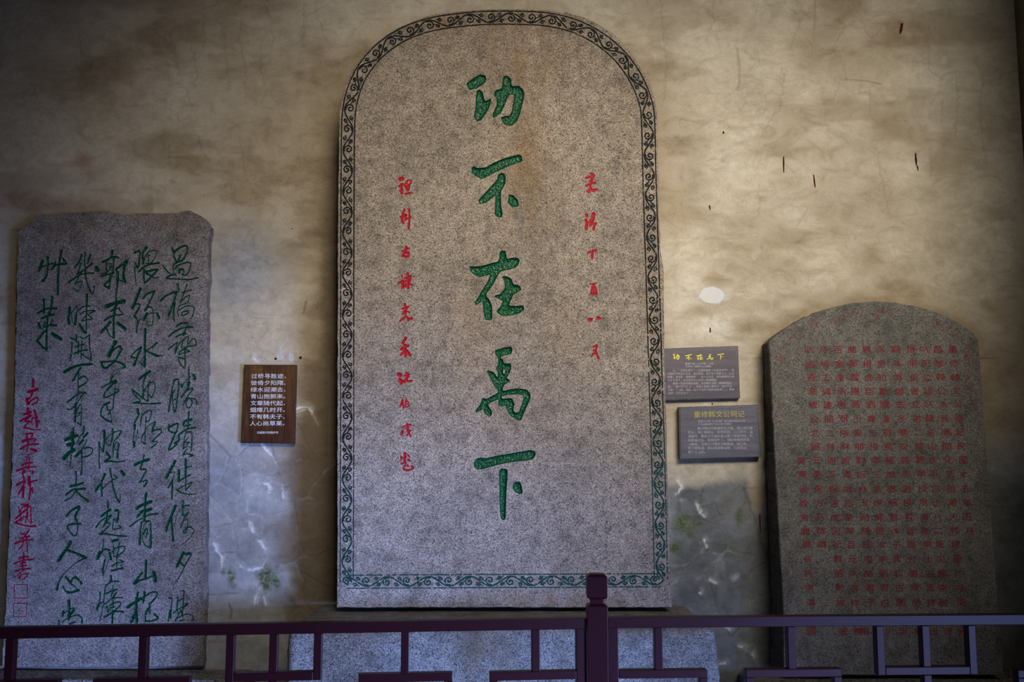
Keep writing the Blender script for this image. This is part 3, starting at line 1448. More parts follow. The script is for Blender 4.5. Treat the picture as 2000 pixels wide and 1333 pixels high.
    def cells(xa, xb, ya, yb, n):
        S = np.stack([rg.uniform(xa, xb, n), rg.uniform(ya, yb, n)], 1)
        m = (px > xa - 15) & (px < xb + 15) & (py > ya - 15) & (py < yb + 15)
        q = np.stack([X2[m] * 0.9 + px[m] * 0.1 + (n3[m] - .5) * 14, Y2[m] * 0.9 + py[m] * 0.1 + (n3[m] - .5) * 14], 1)
        d = np.hypot(q[:, None, 0] - S[None, :, 0], q[:, None, 1] - S[None, :, 1])
        o = np.sort(d, 1)
        e = o[:, 1] - o[:, 0]
        pr = np.argmin(d, 1)
        lift = rg.uniform(-1, 1, n)[pr]
        tint = rg.uniform(-1, 1, n)[pr]
        return m, e, lift, tint
    tintmap = np.zeros(sh)
    for args in [(405, 655, 840, 1240, 26), (1300, 1500, 900, 1230, 22)]:
        m, e, lift, tint = cells(*args)
        g = grey[m] if args[0] > 1000 else 1.0
        crack[m] += 0.7 * np.exp(-(e / 1.7) ** 2) * g * sstep(nv[m], 0.34, 0.50)
        relief[m] += 0.0018 * lift * sstep(e, 0, 5)
        tintmap[m] += tint * 0.5 * sstep(e, 0, 4)
        white[m] += 0.22 * np.exp(-(e / 3.0) ** 2) * sstep(n2[m], 0.55, 0.7)

    def line(pts, w, arr, k, wobble=2.5, seed=0):
        r = np.random.default_rng(seed)
        P = spline(pts, 8)
        P = P + r.normal(size=P.shape) * wobble * 0.35
        for a, b in zip(P[:-1], P[1:]):
            lo, hi = np.minimum(a, b) - w * 4, np.maximum(a, b) + w * 4
            # window in the wall grid
            wa = WP.at([lo[0], hi[0]], [hi[1], lo[1]])
            i0, i1 = np.searchsorted(gx, wa[0, 0]) - 3, np.searchsorted(gx, wa[1, 0]) + 4
            j0, j1 = np.searchsorted(gz, wa[0, 2]) - 3, np.searchsorted(gz, wa[1, 2]) + 4
            i0, j0 = max(0, i0), max(0, j0)
            if i1 <= i0 or j1 <= j0:
                continue
            sx, sy = px[j0:j1, i0:i1], py[j0:j1, i0:i1]
            ab = b - a
            t = np.clip(((sx - a[0]) * ab[0] + (sy - a[1]) * ab[1]) / max(1e-9, ab @ ab), 0, 1)
            d = np.hypot(sx - a[0] - t * ab[0], sy - a[1] - t * ab[1])
            arr[j0:j1, i0:i1] = np.maximum(arr[j0:j1, i0:i1], k * np.exp(-(d / w) ** 2))
    # hairline cracks of the limewash, up and down the wall
    cr = [[(396, 30), (400, 70), (398, 95)], [(330, 65), (345, 110), (348, 145)], [(435, 60), (440, 110), (448, 160)], [(468, 45), (474, 110), (480, 150), (478, 190)],
          [(520, 0), (533, 60), (532, 90)], [(592, 0), (594, 40), (592, 95)], [(620, 30), (634, 70), (646, 95)], [(508, 90), (512, 130), (520, 170)],
          [(300, 60), (330, 85), (345, 130)], [(368, 75), (380, 110), (384, 160)], [(255, 150), (262, 190)], [(330, 165), (360, 170), (375, 210)],
          [(380, 260), (400, 300), (405, 320)], [(325, 290), (332, 330), (338, 360)], [(295, 180), (330, 210), (352, 240)], [(470, 270), (475, 330)],
          [(60, 160), (78, 200), (110, 235)], [(150, 60), (165, 120)], [(380, 25), (420, 12)], [(594, 32), (640, 10)],
          [(1290, 0), (1296, 60), (1300, 120), (1298, 200)], [(1395, 0), (1392, 40), (1385, 60)], [(1530, 135), (1526, 190), (1519, 215), (1490, 250)],
          [(1600, 100), (1625, 98), (1645, 125), (1652, 160)], [(1627, 98), (1645, 60), (1680, 42), (1702, 75), (1720, 60)], [(1635, 40), (1650, 55)],
          [(1813, 90), (1816, 130), (1840, 160)], [(1814, 125), (1790, 122), (1770, 118)], [(1867, 140), (1868, 200), (1865, 270)], [(1640, 160), (1630, 190), (1600, 205)],
          [(1530, 0), (1560, 40), (1545, 95)], [(1700, 170), (1698, 220)], [(1840, 190), (1838, 240)], [(1815, 290), (1820, 350)], [(1710, 290), (1722, 350), (1735, 420)],
          [(1290, 125), (1270, 128)], [(1920, 140), (1915, 220), (1925, 320)], [(1575, 410), (1560, 440)], [(1480, 360), (1485, 400), (1475, 430)]]
    for k, c in enumerate(cr):
        line(c, 1.2, crack, 0.30, 6.0, k)
    for k in range(46):
        x, y = rg.uniform(1300, 1960), rg.uniform(20, 640)
        if k % 3 == 0:
            x, y = rg.uniform(20, 640), rg.uniform(10, 400)
        p = [(x, y)]
        a = rg.uniform(0, 6.28)
        for _ in range(3):
            a += rg.normal() * 0.7
            p.append((p[-1][0] + math.cos(a) * 16, p[-1][1] + math.sin(a) * 16))
        line(p, 1.2, crack, rg.uniform(0.12, 0.28), 2, 100 + k)
    # swirls of the trowel on the right-hand plaster
    for k, (x, y, r0) in enumerate([(1520, 560, 22), (1480, 600, 18), (1430, 520, 26), (1550, 545, 30), (1500, 640, 26)]):
        for q in range(4):
            a0 = rg.uniform(0, 6)
            line([(x + math.cos(a0 + t) * (r0 + q * 5), y + math.sin(a0 + t) * (r0 + q * 5) * .8) for t in np.linspace(0, 2.6, 5)], 1.1, crack, 0.14, 1, 300 + k * 9 + q)
    # long drips and scratches
    line([(1325, 465), (1400, 467), (1470, 464), (1482, 458)], 1.8, crack, 0.2, 2, 51)
    line([(1592, 0), (1590, 60), (1585, 118)], 4, brown, 0.8, 1, 52)
    line([(1650, 155), (1690, 158), (1722, 165)], 2.4, brown, 0.9, 1, 53)
    line([(1440, 95), (1445, 150), (1440, 175)], 3, brown, 0.6, 1, 54)
    line([(597, 590), (592, 612)], 1.5, crack, 0.9, 1, 55)
    line([(620, 590), (617, 605)], 1.2, crack, 0.6, 1, 56)
    line([(447, 1180), (452, 1195), (450, 1208)], 1.6, crack, 0.9, 1, 57)
    # efflorescence
    for k, p in enumerate([[(412, 1035), (425, 1050), (432, 1045)], [(417, 1060), (424, 1078), (434, 1090), (433, 1108)], [(470, 1105), (480, 1112), (500, 1112), (514, 1106), (520, 1090)],
                           [(500, 1052), (512, 1065), (522, 1085)], [(497, 1180), (500, 1165), (502, 1155)], [(515, 1165), (520, 1182)], [(502, 945), (520, 945), (526, 955), (522, 970)],
                           [(486, 1020), (492, 1035), (505, 1050)], [(552, 950), (555, 975)], [(560, 810), (600, 795), (620, 830)], [(505, 860), (520, 880), (540, 900)],
                           [(1360, 985), (1366, 1000), (1375, 1010)], [(1323, 940), (1330, 955), (1318, 970)], [(1384, 1134), (1402, 1143)], [(1376, 1055), (1380, 1070)],
                           [(1366, 1157), (1370, 1160)], [(1400, 1210), (1425, 1232)], [(1398, 1300), (1416, 1296)], [(1440, 1260), (1470, 1280), (1480, 1300)], [(494, 700), (505, 708)]]):
        line(p, 2.0, white, 0.75, 2.2, 400 + k)
        line([(a + 5, b + 2) for a, b in p[:-1]] or p, 1.8, white, 0.4, 2.5, 450 + k) if len(p) > 2 else None
        line([(a + 2, b - 3) for a, b in p], 6.0, white, 0.16, 3, 500 + k)
    for cx, cy, rx, ry in [(500, 1150, 30, 22), (490, 1030, 16, 18), (1370, 1000, 22, 18), (1330, 990, 18, 10), (510, 955, 16, 18), (1460, 1280, 40, 22), (1440, 1120, 14, 14)]:
        white += 0.28 * ell(cx, cy, rx, ry) * sstep(n3, 0.3, 0.6)
    n4 = fbm(sh, 110, 3, seed=31)
    white *= 0.25 + 0.95 * sstep(n4, 0.40, 0.56)
    # moss
    for cx, cy, rx, ry, k in [(522, 1125, 24, 26, 1.0), (520, 1150, 16, 18, .8), (545, 1140, 10, 20, .7), (453, 1135, 9, 26, .9), (440, 1120, 7, 12, .5), (1335, 1025, 20, 18, .8),
                              (1362, 1037, 20, 14, 1.0), (1330, 1062, 22, 12, .9), (1440, 1015, 10, 24, .6), (1425, 1070, 30, 24, .3), (590, 1135, 20, 14, .4)]:
        moss += 1.6 * k * ell(cx, cy, rx * 1.25, ry * 1.25) * sstep(n3, 0.22, 0.5)
    for cx, cy, rx, ry, k in [(170, 305, 40, 26, .9), (30, 370, 24, 22, .6), (118, 185, 24, 14, .5), (1762, 58, 8, 12, 1.0), (10, 395, 16, 14, .6), (60, 60, 80, 30, .15)]:
        pink += k * ell(cx, cy, rx, ry)
    white += 0.30 * ell(1395, 640, 60, 45) + 0.2 * ell(1340, 560, 40, 60) + 0.12 * ell(480, 540, 80, 120) + 0.2 * ell(450, 780, 60, 80)
    relief += 0.010 * np.exp(-dr / 18) * (py < 700) + 0.006 * np.exp(-dl / 14) * (py < 450)
    relief += -0.003 * crack + 0.0015 * white
    P[:, 1] -= relief.ravel()
    WALL_GRID.update(gx=gx, gz=gz, y=P[:, 1].reshape(sh))
    idx = np.arange(nx * nz).reshape(nz, nx)
    Fq = np.stack([idx[:-1, :-1].ravel(), idx[:-1, 1:].ravel(), idx[1:, 1:].ravel(), idx[1:, :-1].ravel()], 1)
    me = bpy.data.meshes.new('wall_back')
    me.vertices.add(len(P))
    me.vertices.foreach_set('co', P.astype(np.float32).ravel())
    me.loops.add(Fq.size)
    me.loops.foreach_set('vertex_index', Fq.astype(np.int32).ravel())
    me.polygons.add(len(Fq))
    me.polygons.foreach_set('loop_start', (np.arange(len(Fq)) * 4).astype(np.int32))
    me.polygons.foreach_set('use_smooth', np.ones(len(Fq), bool))
    me.update(calc_edges=True)
    for nm, ch in (('coat', (brown, grey, white)), ('marks', (moss, crack, pink)), ('stele_shade', (stele_shade, stele_shade, stele_shade)), ('tone', ((0.5 + 0.5 * tintmap) * (1 - 0.8 * low_right), low_right, n2))):
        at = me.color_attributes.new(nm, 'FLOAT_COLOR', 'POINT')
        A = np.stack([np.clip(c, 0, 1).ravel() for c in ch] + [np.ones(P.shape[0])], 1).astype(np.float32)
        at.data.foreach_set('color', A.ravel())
    o = bpy.data.objects.new('wall_back', me)
    link(o)
    o['kind'] = 'structure'
    o['label'] = 'stained cream plaster wall flaking to grey render low down, behind the stone steles'
    t = NT('old_plaster', 0.9, 0.2)
    br, gr, wh = t.attr('coat')
    ms, ck, pk = t.attr('marks')
    tn, a1, a2 = t.attr('tone')
    fine, speck = t.noise(38, 5, 0.65), t.noise(240, 2, 0.6)
    midn = t.noise(11, 5, 0.7, stretch=(0.7, 1, 1.2), dist=1.2)
    c = t.mix(a2, CREAM_A, CREAM_B)
    c = t.mix(t.math('MULTIPLY', t.ramp(t.noise(2.2, 5, 0.6), [(0.35, 0.0), (0.7, 1.0)]), 0.55), c, CREAM_C)
    g = t.mix(t.ramp(t.noise(7, 4, 0.6), [(0.3, 0.0), (0.7, 1.0)]), (0.11, 0.125, 0.145), (0.25, 0.265, 0.285))
    g = t.mix(tn, g, t.mix(0.5, g, (0.36, 0.36, 0.35)))
    g = t.mix(a1, g, t.mix(1.0, g, (0.55, 0.57, 0.56), 'MULTIPLY'))
    c = t.mix(gr, c, g)
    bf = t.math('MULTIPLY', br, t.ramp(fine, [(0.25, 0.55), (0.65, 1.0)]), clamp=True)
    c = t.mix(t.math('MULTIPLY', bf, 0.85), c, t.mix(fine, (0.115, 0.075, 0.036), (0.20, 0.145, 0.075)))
    dp = t.attr('stele_shade')[0]
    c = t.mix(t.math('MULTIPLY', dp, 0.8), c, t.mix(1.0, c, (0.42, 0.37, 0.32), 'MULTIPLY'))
    c = t.mix(t.math('MULTIPLY', pk, 0.6), c, (0.22, 0.08, 0.07))
    c = t.mix(t.math('MULTIPLY', wh, t.ramp(fine, [(0.3, 0.5), (0.6, 1.0)])), c, (0.66, 0.67, 0.68))
    c = t.mix(t.math('MULTIPLY', ms, t.ramp(t.noise(90, 3, 0.7), [(0.35, 0.2), (0.55, 1.0)])), c, (0.052, 0.078, 0.014))
    c = t.mix(t.math('MULTIPLY', ck, 0.8), c, (0.06, 0.05, 0.04))
    c = t.mix(1.0, c, t.ramp(speck, [(0.22, 0.55), (0.36, 0.95), (0.7, 1.04)]), 'MULTIPLY')
    c = t.mix(1.0, c, t.ramp(fine, [(0.3, 0.88), (0.7, 1.08)]), 'MULTIPLY')
    c = t.mix(1.0, c, t.ramp(midn, [(0.28, (0.76, 0.73, 0.67)), (0.50, (0.98, 0.97, 0.95)), (0.70, (1.10, 1.10, 1.10))]), 'MULTIPLY')
    web = t.voronoi(7.0, 'DISTANCE_TO_EDGE', 'Distance', vec=t.vec('ADD', t.pos, t.vec('MULTIPLY', t.mix(1.0, (0, 0, 0), t.n('ShaderNodeTexNoise').outputs['Color'], 'ADD'), (0.10, 0.0, 0.10))))
    c = t.mix(t.math('MULTIPLY', t.ramp(web, [(0.0, 0.30), (0.010, 0.0)]), t.ramp(t.noise(2.5, 3), [(0.45, 0.0), (0.6, 0.8)])), c, (0.12, 0.10, 0.075))
    # tiny pits
    pit = t.voronoi(11, out='Distance')
    c = t.mix(t.ramp(pit, [(0.018, 0.8), (0.032, 0.0)]), c, (0.07, 0.045, 0.03))
    t.bump(t.math('ADD', t.noise(24, 6, 0.6), t.math('MULTIPLY', speck, 0.15)), 0.010, 0.45)
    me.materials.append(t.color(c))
    return o


CREAM_A, CREAM_B, CREAM_C = (0.34, 0.31, 0.25), (0.52, 0.485, 0.41), (0.34, 0.29, 0.205)
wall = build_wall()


def flat_shape(name, pts, plane, lift, mat, parent, label=None, thick=0.003):
    P = np.array(pts, float)
    a = plane.at(P[:, 0], P[:, 1], lift)
    b = plane.at(P[:, 0], P[:, 1], lift - thick)
    n = len(P)
    area = sum(P[i][0] * P[(i + 1) % n][1] - P[(i + 1) % n][0] * P[i][1] for i in range(n))
    idx = list(range(n)) if area < 0 else list(range(n - 1, -1, -1))
    f = [tuple(idx)] + [(idx[(i + 1) % n], idx[i], idx[i] + n, idx[(i + 1) % n] + n) for i in range(n)]
    return mesh_obj(name, np.vstack([a, b]), f, mat, parent, label=label)


WHITE_FILL = paint('white_filler', (0.45, 0.45, 0.46), 0.85, bump_d=0.0006, var=0.04, spec=0.2)
GREY_FILL = paint('grey_filler', (0.36, 0.36, 0.37), 0.9, var=0.12, spec=0.2)
BLACK = paint('black_mark', (0.012, 0.010, 0.012), 0.9, spec=0.03)
DARK_RED = paint('dark_red_mark', (0.05, 0.010, 0.014), 0.9, spec=0.03)


def ring(cx, cy, rx, ry, n=40, j=0.05, seed=0):
    r = np.random.default_rng(seed)
    k = r.normal(size=n) * j
    k = (k + np.roll(k, 1) + np.roll(k, -1)) / 3
    return [(cx + rx * (1 + k[i]) * math.cos(i * 2 * math.pi / n), cy + ry * (1 + k[i]) * math.sin(i * 2 * math.pi / n)) for i in range(n)]


def on_wall(name, pts, mat, label=None, extra=0.0):
    q = np.array(pts, float).mean(0)
    flat_shape(name, pts, WP, wall_lift(*q) + extra, mat, wall, label, 0.006)


on_wall('plaster_patch', ring(1390.5, 577, 24.5, 16, 44, 0.05, 1), WHITE_FILL, 'smooth white oval filling')
on_wall('filler_smear', [(1411, 567), (1419, 570), (1425, 572), (1418, 575), (1411, 572)], GREY_FILL)
on_wall('filler_smear', [(1412, 582), (1420, 580), (1426, 584), (1419, 588), (1408, 588)], GREY_FILL)
on_wall('filler_smear', [(1362, 580), (1367, 578), (1370, 584), (1364, 587), (1358, 586)], GREY_FILL)
on_wall('filler_smear', [(1395, 591), (1404, 590), (1410, 587), (1406, 594), (1396, 596)], GREY_FILL)
on_wall('filler_smear', [(541, 701), (543, 688), (546, 678), (549, 675), (551, 684), (553, 695), (555, 704), (550, 702), (546, 704)], GREY_FILL)
on_wall('filler_smear', [(563, 702), (564, 692), (567, 687), (570, 691), (574, 695), (574, 703), (571, 708), (568, 707), (565, 706)], GREY_FILL)
for (x, y, r) in [(538, 701, 2.4), (586.5, 699, 2.6), (1391, 789, 1.6), (1413, 259, 1.8), (571, 447, 1.2)]:
    on_wall('nail_hole', ring(x, y, r, r, 10, 0.05, int(x)), BLACK)
for pts, m in [([(1529.5, 306), (1531.5, 306), (1532, 320), (1531.5, 337), (1529.8, 337), (1529, 320)], BLACK),
               ([(1588, 342), (1590, 341), (1592, 355), (1593, 366), (1591, 367), (1589, 355)], DARK_RED),
               ([(1787, 299), (1789, 299), (1791, 312), (1791, 323), (1789, 324), (1787, 312)], BLACK),
               ([(1790, 324), (1793, 324), (1794, 334), (1792, 333)], DARK_RED),
               ([(1483, 1005), (1485, 1005), (1486, 1025), (1486, 1042), (1484.5, 1042), (1483, 1025)], DARK_RED),
               ([(1384, 402), (1387, 401), (1388, 408), (1386, 411)], DARK_RED), ([(1759, 46), (1764, 45), (1762, 60), (1758, 68), (1756, 62)], DARK_RED),
               ([(1386, 640), (1388, 640), (1389, 648), (1386, 651)], DARK_RED), ([(1412, 256), (1413.5, 257), (1413.5, 262), (1412, 262)], BLACK)]:
    on_wall('wall_mark', pts, m)

# side wall on the right, floor
t = NT('side_plaster', 0.9, 0.2)
SIDE = t.color(t.mix(t.ramp(t.noise(3, 5, 0.6), [(0.3, 0.0), (0.7, 1.0)]), (0.10, 0.085, 0.045), (0.24, 0.20, 0.12)))
sx0 = float(WP.at([1984], [60])[0, 0])
o = mesh_obj('wall_right', box_verts(sx0, sx0 + 0.25, -1.45, WALL_Y + 0.05, 0, 4.2), BOXF, SIDE, loc=(sx0, -0.6, 0))
o['kind'] = 'structure'
o['label'] = 'dim brown plaster side wall at the right edge'
t = NT('floor_stone', 0.6, 0.4)
FL = t.color(t.mix(t.noise(6, 4), (0.10, 0.10, 0.10), (0.2, 0.2, 0.2)))
nxt, fl_v, fl_f = 0, [], []
o = mesh_obj('floor', box_verts(-4.5, 5.5, -8.5, WALL_Y + 0.05, -0.1, 0), BOXF, FL, loc=(0, -3, 0))
o['kind'] = 'structure'
tile_me = None
for i in range(9):
    for j in range(3):
        x, y = -2.9 + i * 0.6, -1.0 + j * 0.4
        if x > sx0 - 0.35:
            continue
        q = mesh_obj('paving_slab', box_verts(x - .294, x + .294, y - .194, y + .194, 0.0, 0.012), BOXF, FL, o, loc=(x, y, 0))

# ================================================================== stone
def wpt(px, py, y=0.0):
    return Plane(y).at([px], [py])[0]


def st(px, py, rx, ry, k, y=0.0):
    return (wpt(px, py, y), (rx * 0.00206, 0.4, ry * 0.00206), k)


STONE_MAIN = granite('pink_grey_granite', (0.046, 0.036, 0.030), (0.180, 0.157, 0.140), (0.325, 0.292, 0.262), 0.92,
                     [st(1035, 330, 95, 340, .95), st(1010, 110, 190, 120, .75), st(1100, 640, 70, 180, .35), st(930, 640, 90, 240, .45), st(880, 40, 240, 45, .7),
                      st(1090, 40, 160, 40, .6), st(1275, 560, 40, 160, .6), st(1010, 820, 120, 110, .35), st(860, 760, 80, 160, .25), st(1080, 1172, 320, 28, 1.0), st(720, 640, 60, 200, .3),
                      st(800, 1182, 200, 12, .6)],
                     warm=(1.7, 3.3, (1.04, 0.97, 0.84)))
STONE_LEFT = granite('mauve_grey_granite', (0.034, 0.029, 0.027), (0.142, 0.123, 0.114), (0.255, 0.228, 0.214), 0.92,
                     [st(130, 440, 130, 50, .5, .17), st(330, 430, 100, 40, .5, .17)], speck=0.12)
STONE_RIGHT = granite('olive_grey_granite', (0.024, 0.023, 0.020), (0.095, 0.090, 0.078), (0.165, 0.158, 0.140), 0.92,
                      [st(1690, 1120, 90, 60, .7, .04), st(1590, 700, 120, 60, .4, .1)], speck=0.09, brown=(0.12, 0.09, 0.05))
STONE_BASE = granite('rough_base_granite', (0.026, 0.026, 0.026), (0.115, 0.112, 0.106), (0.235, 0.228, 0.22), 0.92,
                     [st(940, 1270, 90, 90, .9, -.35), st(1250, 1220, 160, 40, .7, -.35), st(900, 1200, 420, 16, .7, -.1)])
STONE_DARK = granite('dark_base_granite', (0.03, 0.028, 0.026), (0.15, 0.14, 0.13), (0.30, 0.28, 0.26), 0.9, [], scale=150)

GREEN = paint('green_enamel', (0.002, 0.046, 0.016), 0.13, None, 0.006, 0.35, 0.16, 120)
GREEN2 = paint('dark_green_enamel', (0.001, 0.034, 0.013), 0.16, None, 0.004, 0.3, 0.16, 150)
RED = paint('red_enamel', (0.24, 0.002, 0.010), 0.5, None, 0.0012, 0.3, 0.12)
RED2 = paint('crimson_enamel', (0.18, 0.002, 0.02), 0.4, None, 0.0012, 0.3, 0.12)
RED3 = paint('faded_red_paint', (0.155, 0.003, 0.010), 0.6, None, 0.0012, 0.35, 0.12)
t = NT('worn_line_paint', 0.7, 0.1)
zz = t.n('ShaderNodeSeparateXYZ')
t.t.links.new(t.pos, zz.inputs[0])
f = t.n('ShaderNodeMapRange')
t.put(f.inputs[0], t.math('ADD', zz.outputs[2], t.math('SUBTRACT', t.math('MULTIPLY', t.noise(4, 3), 0.7), t.math('MULTIPLY', zz.outputs[0], 0.35))))
f.inputs[1].default_value, f.inputs[2].default_value = 1.55, 2.05
LINES = t.mix(f.outputs[0], (0.004, 0.036, 0.030), (0.006, 0.007, 0.006))
LINES = t.mix(t.ramp(t.noise(45, 4, 0.7), [(0.60, 0.0), (0.70, 0.7)]), LINES, (0.20, 0.185, 0.17))
LINES = t.color(LINES)

# ---- the tall stele in the middle
PM = Plane(0.0)
CM = Carving(650, 10, 1320, 1195)
n_big = CM.read(BIG)
n_small = CM.read(RED_SMALL, n_big, 1.08)
bid = n_small
cpath = [(677, 1137), (677.5, 1000), (678, 850), (678, 700), (678, 560), (678.5, 420), (679, 330), (679.5, 270), (681, 225), (687, 190), (697, 160), (712, 133), (732, 108),
         (757, 86), (788, 67), (820, 54), (855, 45), (890, 40), (930, 36), (975, 34.5), (1020, 35), (1060, 37), (1095, 43), (1130, 54), (1163, 71), (1192, 92),
         (1217, 117), (1238, 147), (1254, 180), (1264, 215), (1266.5, 260), (1268, 330), (1271, 430), (1274, 520), (1277, 620), (1281, 760), (1285, 880), (1288, 1000), (1291, 1134)]
cp = spline(cpath, 6)
top_len = len(cp)
bot = spline([(1291, 1134), (1100, 1135), (900, 1136), (677, 1137)], 6)
cp = np.vstack([cp, bot[1:-1]])
seg = np.hypot(*(np.roll(cp, -1, 0) - cp).T)
cum = np.concatenate([[0], np.cumsum(seg)])
TOT = cum[-1]


def along(s, tt):
    s = np.mod(np.asarray(s, float), TOT)
    k = np.clip(np.searchsorted(cum, s, 'right') - 1, 0, len(cp) - 1)
    u = (s - cum[k]) / np.maximum(1e-9, seg[k])
    a, b = cp[k], cp[(k + 1) % len(cp)]
    d = (b - a) / np.maximum(1e-9, seg[k])[:, None]
    p = a + (b - a) * u[:, None]
    return p + np.stack([d[:, 1], -d[:, 0]], 1) * np.asarray(tt, float)[:, None] * (-1)


for off in (-12.8, 12.8):        # the two framing lines
    ss = np.arange(0, TOT + 4, 4.0)
    L = along(ss, np.full(len(ss), off))
    if off > 0:
        L = L
    keep = []
    for i, p in enumerate(L):
        keep.append(p)
    keep = np.array(keep)
    brk = np.zeros(len(keep), bool)
    for i in range(len(keep) - 1):
        y = keep[i][1]
        if y > 560 and RNG.random() < 0.10:
            continue
        w = 2.8 if y < 700 else 2.3
        if np.hypot(*(keep[i + 1] - keep[i])) < 12:
            CM.seg(keep[i] + RNG.normal(size=2) * 0.15, keep[i + 1], w / 2 * RNG.uniform(.8, 1.1), w / 2 * RNG.uniform(.8, 1.1), bid)
half = TOT / (2 * round(TOT / 80.0))
A = 9.2


def bstroke(fun, u, wa, wb):
    s, tt = fun(u)
    P = along(s, tt)
    r = np.linspace(wa, wb, len(P)) / 2
    for i in range(len(P) - 1):
        if P[i][1] > 500 and RNG.random() < 0.05:
            continue
        CM.seg(P[i], P[i + 1], r[i], r[i + 1], bid)


nh = int(round(TOT / half))
bstroke(lambda u: (u, A * np.cos(np.pi * u / half)), np.arange(0, TOT, 3.0), 3.1, 3.1)
for k in range(nh):
    sc_, sg = k * half, (1 if k % 2 == 0 else -1)      # the vine touches side sg at sc_
    j1, j2, j3 = RNG.uniform(-1, 1, 3)
    dr = 1

    def sp(cs, ct, r0, r1, a0, turns, mir):
        return lambda u: (cs + mir * np.cos(a0 + u * turns * 6.283) * (r0 + (r1 - r0) * u) * 1.05, ct * 1.0 + sg * np.sin(a0 + u * turns * 6.283) * (r0 + (r1 - r0) * u))
    u = np.linspace(0, 1, 22)
    # main curl springs from the vine and rolls inwards
    bstroke(sp(sc_ + 2 + j1, -sg * 1.5, 8.4, 1.6, 1.9, -1.35, dr), u, 2.6, 3.4)
    bstroke(sp(sc_ - 17 + j2, -sg * 6.6, 4.4, 1.3, 0.3, 1.0, dr), u[::2], 2.2, 3.0)
    bstroke(sp(sc_ + 18 + j3, -sg * 6.4, 4.2, 1.2, 3.0, -1.0, dr), u[::2], 2.2, 3.0)
    bstroke(lambda q: (sc_ + 8 + q * 14, -sg * (1.0 + 5.5 * q) + sg * 1.4 * np.sin(q * 6.3)), u[::3], 2.4, 1.2)
    bstroke(lambda q: (sc_ - 26 + q * 9, -sg * (9.0 - 4.0 * q)), u[::4], 1.2, 1.9)

outm, nnm = rough_outline(MAIN_OUT, 8, 0.45)
root = thing('stone_stele', 'tall round-topped pink-grey granite stele with five large green characters and scrollwork border', 'stele', tuple(wpt(985, 1187)))
names = ['carved_character'] * n_small + ['scroll_border']
mats = [GREEN] * n_big + [RED] * (n_small - n_big) + [LINES]
deps = [(0.0095, 1.5)] * n_big + [(0.0028, 1.2)] * (n_small - n_big) + [(0.0022, 0.7)]
labs = ['large green carved character'] * n_big + ['small red carved character'] * (n_small - n_big) + ['dark incised vine scroll border']
carve_slab(root, PM, outm, nnm, CM, n_small + 1, mats, deps, WALL_Y - 0.012, STONE_MAIN, names, labs)

# ---- the left stele with the running-hand poem
PL = Plane(0.165)
CL = Carving(0, 470, 420, 1310)
n1_ = CL.read(GREEN_POEM, 0, 1.28)
n2_ = CL.read(RED_SIGNATURE, n1_, 1.2)
n3_ = CL.read(SEALS, n2_)
outl, nnl = rough_outline(LEFT_OUT, 8, 1.0)
root = thing('stone_stele', 'grey stele with clipped top corners, a green running-hand poem and red signature, at left', 'stele', tuple(wpt(200, 1303, .165)))
names = ['carved_character'] * n2_ + ['seal_frame'] * (n3_ - n2_)
mats = [GREEN2] * n1_ + [RED2] * (n3_ - n1_)
deps = [(0.0030, 1.1)] * n1_ + [(0.0024, 1.0)] * (n2_ - n1_) + [(0.0012, .6)] * (n3_ - n2_)
labs = ['green carved running-hand character'] * n1_ + ['crimson carved character'] * (n2_ - n1_) + ['crimson incised square seal outline'] * (n3_ - n2_)
carve_slab(root, PL, outl, nnl, CL, n3_, mats, deps, WALL_Y - 0.005, STONE_LEFT, names, labs, side_noise=0.003)

# ---- the right stele with the long record
zt, zb = wpt(1700, 640, 0.10)[2], wpt(1700, 1320, 0.0)[2]
PR = Plane(0.0, 0.12 / (zt - zb), zb)
CR = Carving(1490, 580, 1970, 1330)
# worn red scroll border under the rounded head and down the sides
rb = [(1519, 1000), (1517, 900), (1514, 800), (1516, 730), (1522, 690), (1545, 664), (1585, 640), (1630, 622), (1690, 610), (1745, 611), (1800, 622), (1850, 643), (1882, 665),
      (1896, 690), (1900, 730), (1904, 800), (1911, 900), (1919, 1000)]
rp = spline(rb, 12)
for i in range(0, len(rp) - 1):
    p = rp[i]
    keepp = 0.16 if i % 17 < 9 else 0.5
    d = rp[i + 1] - rp[i]
    nrm = np.array((d[1], -d[0])) / max(1e-6, np.hypot(*d))
    if RNG.random() < keepp:
        continue
    q = p + nrm * 7.5 * math.sin(i * 0.42)
    q2 = rp[i + 1] + nrm * 7.5 * math.sin((i + 1) * 0.42)
    CR.seg(q, q2, RNG.uniform(.4, .9), RNG.uniform(.4, .9), 0)
    if i % 3 == 0:
        c0 = p - nrm * 6.0 * math.sin(i * 0.42)
        for a in np.linspace(0, 4.6, 8)[:-1]:
            if RNG.random() < 0.6:
                CR.seg(c0 + 4.0 * np.array((math.cos(a), math.sin(a))), c0 + 3.4 * np.array((math.cos(a + .6), math.sin(a + .6))), .55, .75, 0)
for (x, y) in [(1545, 645), (1552, 652), (1590, 628), (1628, 628), (1716, 604), (1716, 622), (1531, 706), (1834, 628), (1850, 642), (1863, 655), (1887, 700), (1890, 722), (1887, 740), (1555, 665)]:
    for _ in range(5):
        a, b = RNG.normal(size=2) * 4, RNG.normal(size=2) * 4
        CR.seg(np.array((x, y)) + a, np.array((x, y)) + b, .7, .6, 0)
outr, nnr = rough_outline(RIGHT_OUT, 8, 0.5)
root = thing('stone_stele', 'dark grey round-headed stele covered in columns of small faded red characters, leaning at right', 'stele', tuple(wpt(1740, 1320)))
RED4 = paint('ghost_red_paint', (0.13, 0.010, 0.018), 0.7, ((0.085, 0.075, 0.068), 130, 0.47), 0.0012, 0.3, 0.1)
